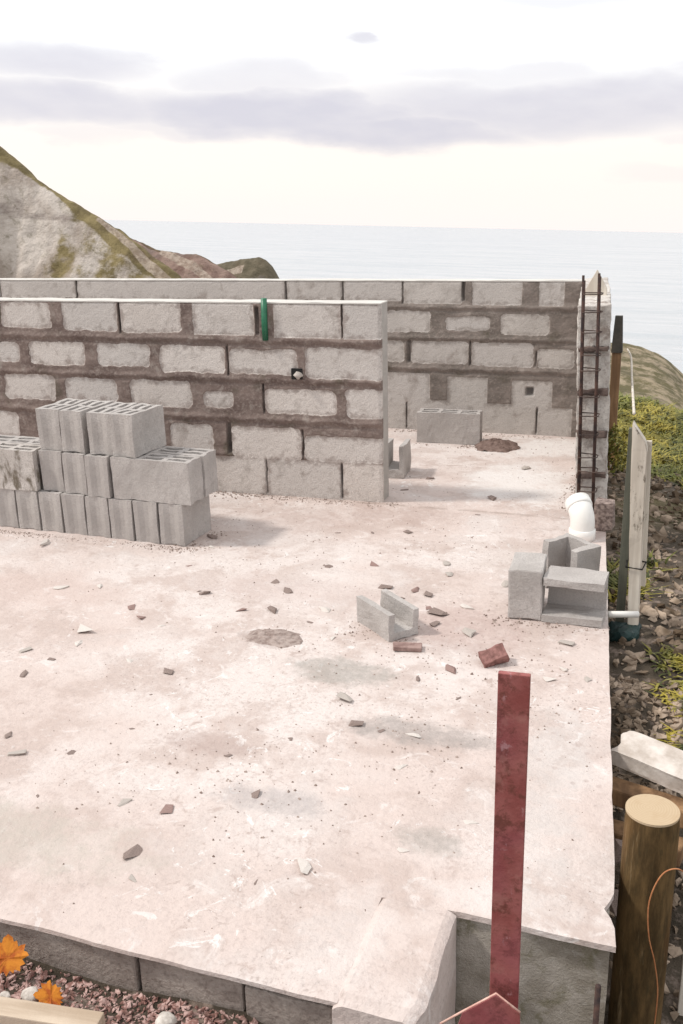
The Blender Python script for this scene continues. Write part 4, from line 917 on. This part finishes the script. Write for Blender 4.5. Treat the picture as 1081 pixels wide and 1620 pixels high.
# big broken slab of concrete and the timbers it lies on
def chunk():
    xs = np.linspace(-.0, .36, 26); ys = np.linspace(0, .13, 12); Xg, Yg = np.meshgrid(xs, ys, indexing='ij')
    Zg = .003 * fbm(Xg * 20, Yg * 20, 0, 4, 3) - .006 * (1 - sstep(0, .02, Xg)) ; Yg = Yg + .003 * fbm(Xg * 18, Xg * 0, 0, 4, 5); Xg = Xg + .015 * fbm(Yg * 20, Yg * 0, 0, 3, 6) * (Xg < .02)
    V, F = solid_grid(np.stack([Xg, Yg, Zg], 2), -.055)
    o = link_mesh('concrete_chunk', V, F, M_CHUNK, loc=(-.088, 2.80, -.03), rot=(math.radians(6), math.radians(3), math.radians(-22))); props(o, 'pale broken length of concrete lying beyond the timber pile', 'concrete')
chunk()
for k, (x, y, z, rz, ln, lab) in enumerate([(.06, 2.72, -.15, -16, .30, 'rough brown timber directly under the pale concrete length'), (.03, 2.66, -.25, -10, .24, 'lower brown timber under the pale concrete length')]):
    bm = box_bm(ln, .07, .06, .006); rough_bm(bm, .004, 20, k); o = link_bm('timber_offcut', bm, M_TIMBER, loc=(x, y, z), rot=(0, 0, math.radians(rz))); props(o, lab, 'timber')
for k, (x, y, z, s, lab) in enumerate([(-.025, 2.42, -.30, .06, 'dark stone wedged between the slab edge and the timber pile'), (-.02, 2.40, -.40, .055, 'dark stone lowest in the gap beside the timber pile'), (-.015, 2.56, -.22, .055, 'dark stone in the gap below the brown timbers')]):
    o = bpy.data.objects.new('stone', CM['d'][k]); COL.objects.link(o); o.location = (x, y, z - .03); o.scale = (s, s, s * 1.3); props(o, lab, 'stone')

def fence_post():
    y0 = 4.0; z0 = -.27
    t = empty('fence_post', (-.062, y0, z0), 'pale weathered fence post with slanted top beside the slab edge', 'post')
    V = [];F = []
    # tapering squared post with slanted head, 65 mm at the top and 45 mm at the foot
    secs = [(0, .021, .03), (.5, .026, .034), (.92, .031, .036)]
    bm = bmesh.new(); rings = []
    for z, hx, hy in secs: rings.append([bm.verts.new((sx * hx - .034 * z / 1.0, sy * hy, z)) for sx, sy in ((-1, -1), (1, -1), (1, 1), (-1, 1))])
    x = -.034 * .98; rings.append([bm.verts.new((x - .030, -.034, 1.035)), bm.verts.new((x + .024, -.034, .955)), bm.verts.new((x + .024, .034, .955)), bm.verts.new((x - .030, .034, 1.035))])
    for a_, b_ in zip(rings[:-1], rings[1:]):
        for k in range(4): bm.faces.new((a_[k], a_[(k + 1) % 4], b_[(k + 1) % 4], b_[k]))
    bm.faces.new(rings[0][::-1]); bm.faces.new(rings[-1]); bmesh.ops.bevel(bm, geom=bm.edges[:], offset=.004, segments=2, affect='EDGES')
    bmesh.ops.subdivide_edges(bm, edges=[e for e in bm.edges if e.calc_length() > .08], cuts=8, use_grid_fill=True); rough_bm(bm, .002, 20, 2)
    link_bm('shaft', bm, M_PALE, t)
    o = link_bm('backing_board', box_bm(.036, .03, .95, .002, (-.062, .045, .52)), simple('green_stained_board', (.09, .095, .075), (.17, .165, .13), 8, stretch=(2, 2, .2)), t)
    bm = box_bm(.022, .02, .64, .002); o = link_bm('side_batten', bm, M_PALE, t, loc=(.012, .07, .62), rot=(0, math.radians(-1.6), 0)); o['label'] = 'thin pale batten behind the post'
    V, F = tube([(-.05, -.04, .42), (.015, -.04, .415), (.028, .04, .42), (-.05, .045, .425)], .004, 6, closed=True); link_mesh('tie_wire', V, F, M_DARK, t, True)
fence_post()
def far_post():
    t = empty('fence_post', (-.385, 7.45, -.46), 'brown timber fence post with dark top beyond the side wall', 'post')
    link_bm('shaft', box_bm(.066, .07, .98, .006, (0, 0, .49)), M_TIMBER, t)
    bm = bmesh.new(); r = []
    for z, h_ in ((.98, .040), (1.1, .034), (1.245, .026)): r.append([bm.verts.new((sx * h_, sy * h_, z)) for sx, sy in ((-1, -1), (1, -1), (1, 1), (-1, 1))])
    for a_, b_ in zip(r[:-1], r[1:]):
        for k in range(4): bm.faces.new((a_[k], a_[(k + 1) % 4], b_[(k + 1) % 4], b_[k]))
    bm.faces.new(r[0][::-1]); bm.faces.new(r[-1]); link_bm('dark_cap', bm, M_OLDT, t)
far_post()
def shrub():
    t = empty('shrub', (-.36, 6.98, -.3), 'low yellow-green shrub in front of the brown timber fence post', 'shrub')
    V, F = [], []
    for k in range(900):
        a_ = random.uniform(0, 6.3); r = random.uniform(0, 1) ** .6; h_ = random.uniform(.05, 1) ** .8
        r *= (1 - .5 * h_ ** 2) * (.20 + .04 * math.sin(3 * a_)); x, y, z = r * math.cos(a_), r * math.sin(a_) * .8, .02 + h_ * (.30 + .05 * math.sin(5 * a_ + 1))
        n = Vector((random.gauss(0, 1), random.gauss(0, 1), random.gauss(.6, 1))).normalized(); u = n.orthogonal().normalized(); v = n.cross(u); s_ = random.uniform(.010, .022); p = Vector((x, y, z)); b = len(V)
        V += [p - u * s_, p + v * s_ * .5, p + u * s_, p - v * s_ * .5 + n * .004]; F.append((b, b + 1, b + 2, b + 3))
    link_mesh('foliage', V, F, M_GRASS, t)
    V, F = [], []
    for k in range(7):
        a_ = k * .9; v_, f_ = tube([(0, 0, 0), (.05 * math.cos(a_), .05 * math.sin(a_), .12), (.10 * math.cos(a_), .10 * math.sin(a_), .26)], [.006, .004, .002], 5); b = len(V); V += v_; F += [tuple(q + b for q in f) for f in f_]
    link_mesh('stems', V, F, M_TIMBER, t)
shrub()
V, F = tube(smooth_path([(-.31, 7.41, .55), (-.25, 6.6, .62), (-.20, 5.6, .66), (-.125, 4.02, .79)]), .006, 6); props(link_mesh('rope', V, F, M_PALE, smooth=True), 'thin pale rope running from the slanted fence post to the brown one', 'rope')
V, F = tube([(-.17, 3.86, -.03), (-.05, 3.93, -.045)], .014, 14); props(link_mesh('plastic_pipe', V, F, M_PVC, smooth=True), 'short pale pipe poking out from the slab edge to the fence post', 'pipe')
bm = bmesh.new(); bmesh.ops.create_icosphere(bm, subdivisions=3, radius=1, matrix=Matrix.Diagonal((.06, .09, .04, 1))); rough_bm(bm, .03, 14, 4); rough_bm(bm, .006, 60, 4); o = link_bm('plastic_bag', bm, M_TEAL, loc=(-.095, 3.95, -.15)); props(o, 'crumpled dark teal plastic bag between the slab edge and fence post', 'bag')

# rubble bank right of the slab
def rubble():
    V, F = [], []
    protos = []
    for i in range(8):
        me = chip_mesh(300 + i, .8, mat=M_RUBBLE); protos.append((np.array([v.co[:] for v in me.vertices]), [tuple(p.vertices) for p in me.polygons]))
    def add(x, y, s, zo=0):
        P, Fc = random.choice(protos); a_ = random.uniform(0, 6.3); c_, s_ = math.cos(a_), math.sin(a_); tl = random.uniform(-.6, .6)
        Q = P * s * np.array([random.uniform(.7, 1), random.uniform(.7, 1), random.uniform(.55, .95)]); Q = Q @ np.array([[1, 0, 0], [0, math.cos(tl), -math.sin(tl)], [0, math.sin(tl), math.cos(tl)]]); Q = Q @ np.array([[c_, -s_, 0], [s_, c_, 0], [0, 0, 1]])
        z = float(ground_z(x, y)); b = len(V); V.extend((Q + np.array([x, y, z - s * .35 + zo])).tolist()); F.extend([tuple(b + k for k in f) for f in Fc])
    for _ in range(900):
        y = random.uniform(2.95, 3.6); add(edge_x(y) + random.uniform(.01, .45), y, random.choice((.008, .012, .016, .02, .028)))
    for _ in range(1700):
        y = random.uniform(3.65, 7.3); add(edge_x(y) + random.uniform(.02, .9), y, random.choice((.008, .012, .015, .02, .025, .03, .045)))
    for _ in range(160):
        y = random.uniform(2.3, 2.9); add(edge_x(y) + random.uniform(.01, .5), y, random.choice((.012, .02, .03)))
    for _ in range(160):
        y = random.uniform(1.3, 1.88); add(random.uniform(-.36, .3), y, random.choice((.006, .01, .018)))
    o = link_mesh('rubble', V, F, M_RUBBLE); props(o, 'brown broken rubble heaped along the right side of the slab', 'rubble', kind='stuff')
    V.clear(); F.clear()
    for _ in range(15000):
        y = random.uniform(.95, 1.56); add(random.uniform(-2.1, -.45), y, random.choice((.004, .005, .006, .007, .009, .013)))
    o = link_mesh('gravel', V, F, M_GRAVEL); props(o, 'reddish gravel lying against the near footing wall', 'gravel', kind='stuff')
rubble()
def grass():
    V, F = [], []
    def leaf(x, y, z, h_, w, lean, an, bend):
        b = len(V); dx, dy = math.cos(an), math.sin(an)
        for t, ww in ((0, 1), (.5, .9), (1, .05)):
            ox = lean * h_ * t * t * bend; px, py, pz = x + dx * ox, y + dy * ox, z + h_ * (t - .25 * bend * t * t)
            V.append((px - dy * w * ww, py + dx * w * ww, pz)); V.append((px + dy * w * ww, py - dx * w * ww, pz))
        F.append((b, b + 1, b + 3, b + 2)); F.append((b + 2, b + 3, b + 5, b + 4))
    n = 0
    while n < 1500:
        y = random.uniform(4.1, 10.6); x = edge_x(min(y, 7.2)) + random.uniform(.03, 1.9)
        if y > 7.25: x = random.uniform(-1.6, 1.2)
        dens = float(fbm(x * 1.3, y * .9, 0, 3, 77)); 
        if dens < float(np.interp(y, [4.1, 5.8, 7.8], [.40, .30, -.42])): continue
        n += 1; z = float(ground_z(x, y)); s = .6 + .6 * max(0, dens) + .05 * (y - 4)
        for _ in range(26):
            leaf(x + random.gauss(0, .045), y + random.gauss(0, .045), z - .01, random.choice((.03, .05, .05, .07, .10)) * s, random.uniform(.005, .013) * s, random.uniform(.6, 1.6), random.uniform(0, 6.3), random.uniform(.8, 1.7))
    for cx_, cy_, r in [(.12, 3.75, .05), (.14, 3.5, .05), (.15, 3.25, .04)]:
        for _ in range(150):
            x, y = random.gauss(cx_, r), random.gauss(cy_, r)
            if x > edge_x(y) + .03: leaf(x, y, float(ground_z(x, y)), random.uniform(.015, .04), .006, 1.3, random.uniform(0, 6.3), 1.5)
    o = link_mesh('grass', V, F, M_GRASS); props(o, 'yellow-green grass and low leaves on the bank right of the slab', 'grass', kind='stuff')
grass()

# ------------------------------------------------------------------ bottom-left: leaves, stones, board
def maple(x, y, z, s, rz, tilt, label):
    base = [(0, -.75), (.14, -.52), (.30, -.66), (.34, -.50), (.60, -.60), (.58, -.38), (.80, -.30), (.66, -.10), (.95, .02), (.86, .18), (.72, .24), (.78, .52), (.58, .50), (.46, .44), (.40, .70), (.26, .66), (.20, .86), (0, 1)]
    outl = base + [(-a_, b_) for a_, b_ in base[-2:0:-1]]
    bm = bmesh.new(); c_ = bm.verts.new((0, 0, .10)); vs = [bm.verts.new((a_, b_, .06 * math.sin(a_ * 3 + b_ * 2) + .16 * (a_ * a_ + b_ * b_) * (1 if b_ > 0 else -.4) + .1)) for a_, b_ in outl]
    for k in range(len(vs)): bm.faces.new((c_, vs[k], vs[(k + 1) % len(vs)]))
    bmesh.ops.scale(bm, vec=(s, s, s), verts=bm.verts)
    r = bmesh.ops.extrude_face_region(bm, geom=bm.faces[:]); bmesh.ops.translate(bm, verts=[v for v in r['geom'] if isinstance(v, bmesh.types.BMVert)], vec=(0, 0, .0008))
    o = link_bm('fallen_leaf', bm, M_ORANGE, loc=(x, y, z), rot=(tilt[0], tilt[1], rz)); props(o, label, 'leaf')
maple(-1.385, 1.50, -.055, .052, .6, (.75, .15), 'orange maple leaf leaning on the footing at the left frame edge')
maple(-1.236, 1.452, -.085, .042, 2.2, (.35, -.2), 'smaller orange maple leaf lying on the gravel')
for x, y, z, s, lab in [(-1.293, 1.452, -.092, .024, 'white pebble beside the smaller orange leaf'), (-.959, 1.485, -.10, .024, 'white oval pebble on the gravel near the footing joint'), (-1.345, 1.43, -.09, .016, 'tiny white pebble at the left frame edge')]:
    bm = bmesh.new(); bmesh.ops.create_icosphere(bm, subdivisions=3, radius=1, matrix=Matrix.Diagonal((.7, .9, .55, 1))); bmesh.ops.scale(bm, vec=(s, s, s), verts=bm.verts); rough_bm(bm, s * .38, .9 / s, int(s * 900)); rough_bm(bm, s * .06, 4 / s, 4)
    o = link_bm('pebble', bm, M_CHIPP, smooth=True, loc=(x, y, z), rot=(0, 0, random.uniform(0, 3))); props(o, lab, 'stone')
bm = box_bm(.75, .05, .045, .003); o = link_bm('timber_board', bm, M_BOARD, loc=(-1.44, 1.352, -.068), rot=(0, 0, math.radians(7))); props(o, 'pale timber board on edge at the bottom left corner', 'board')
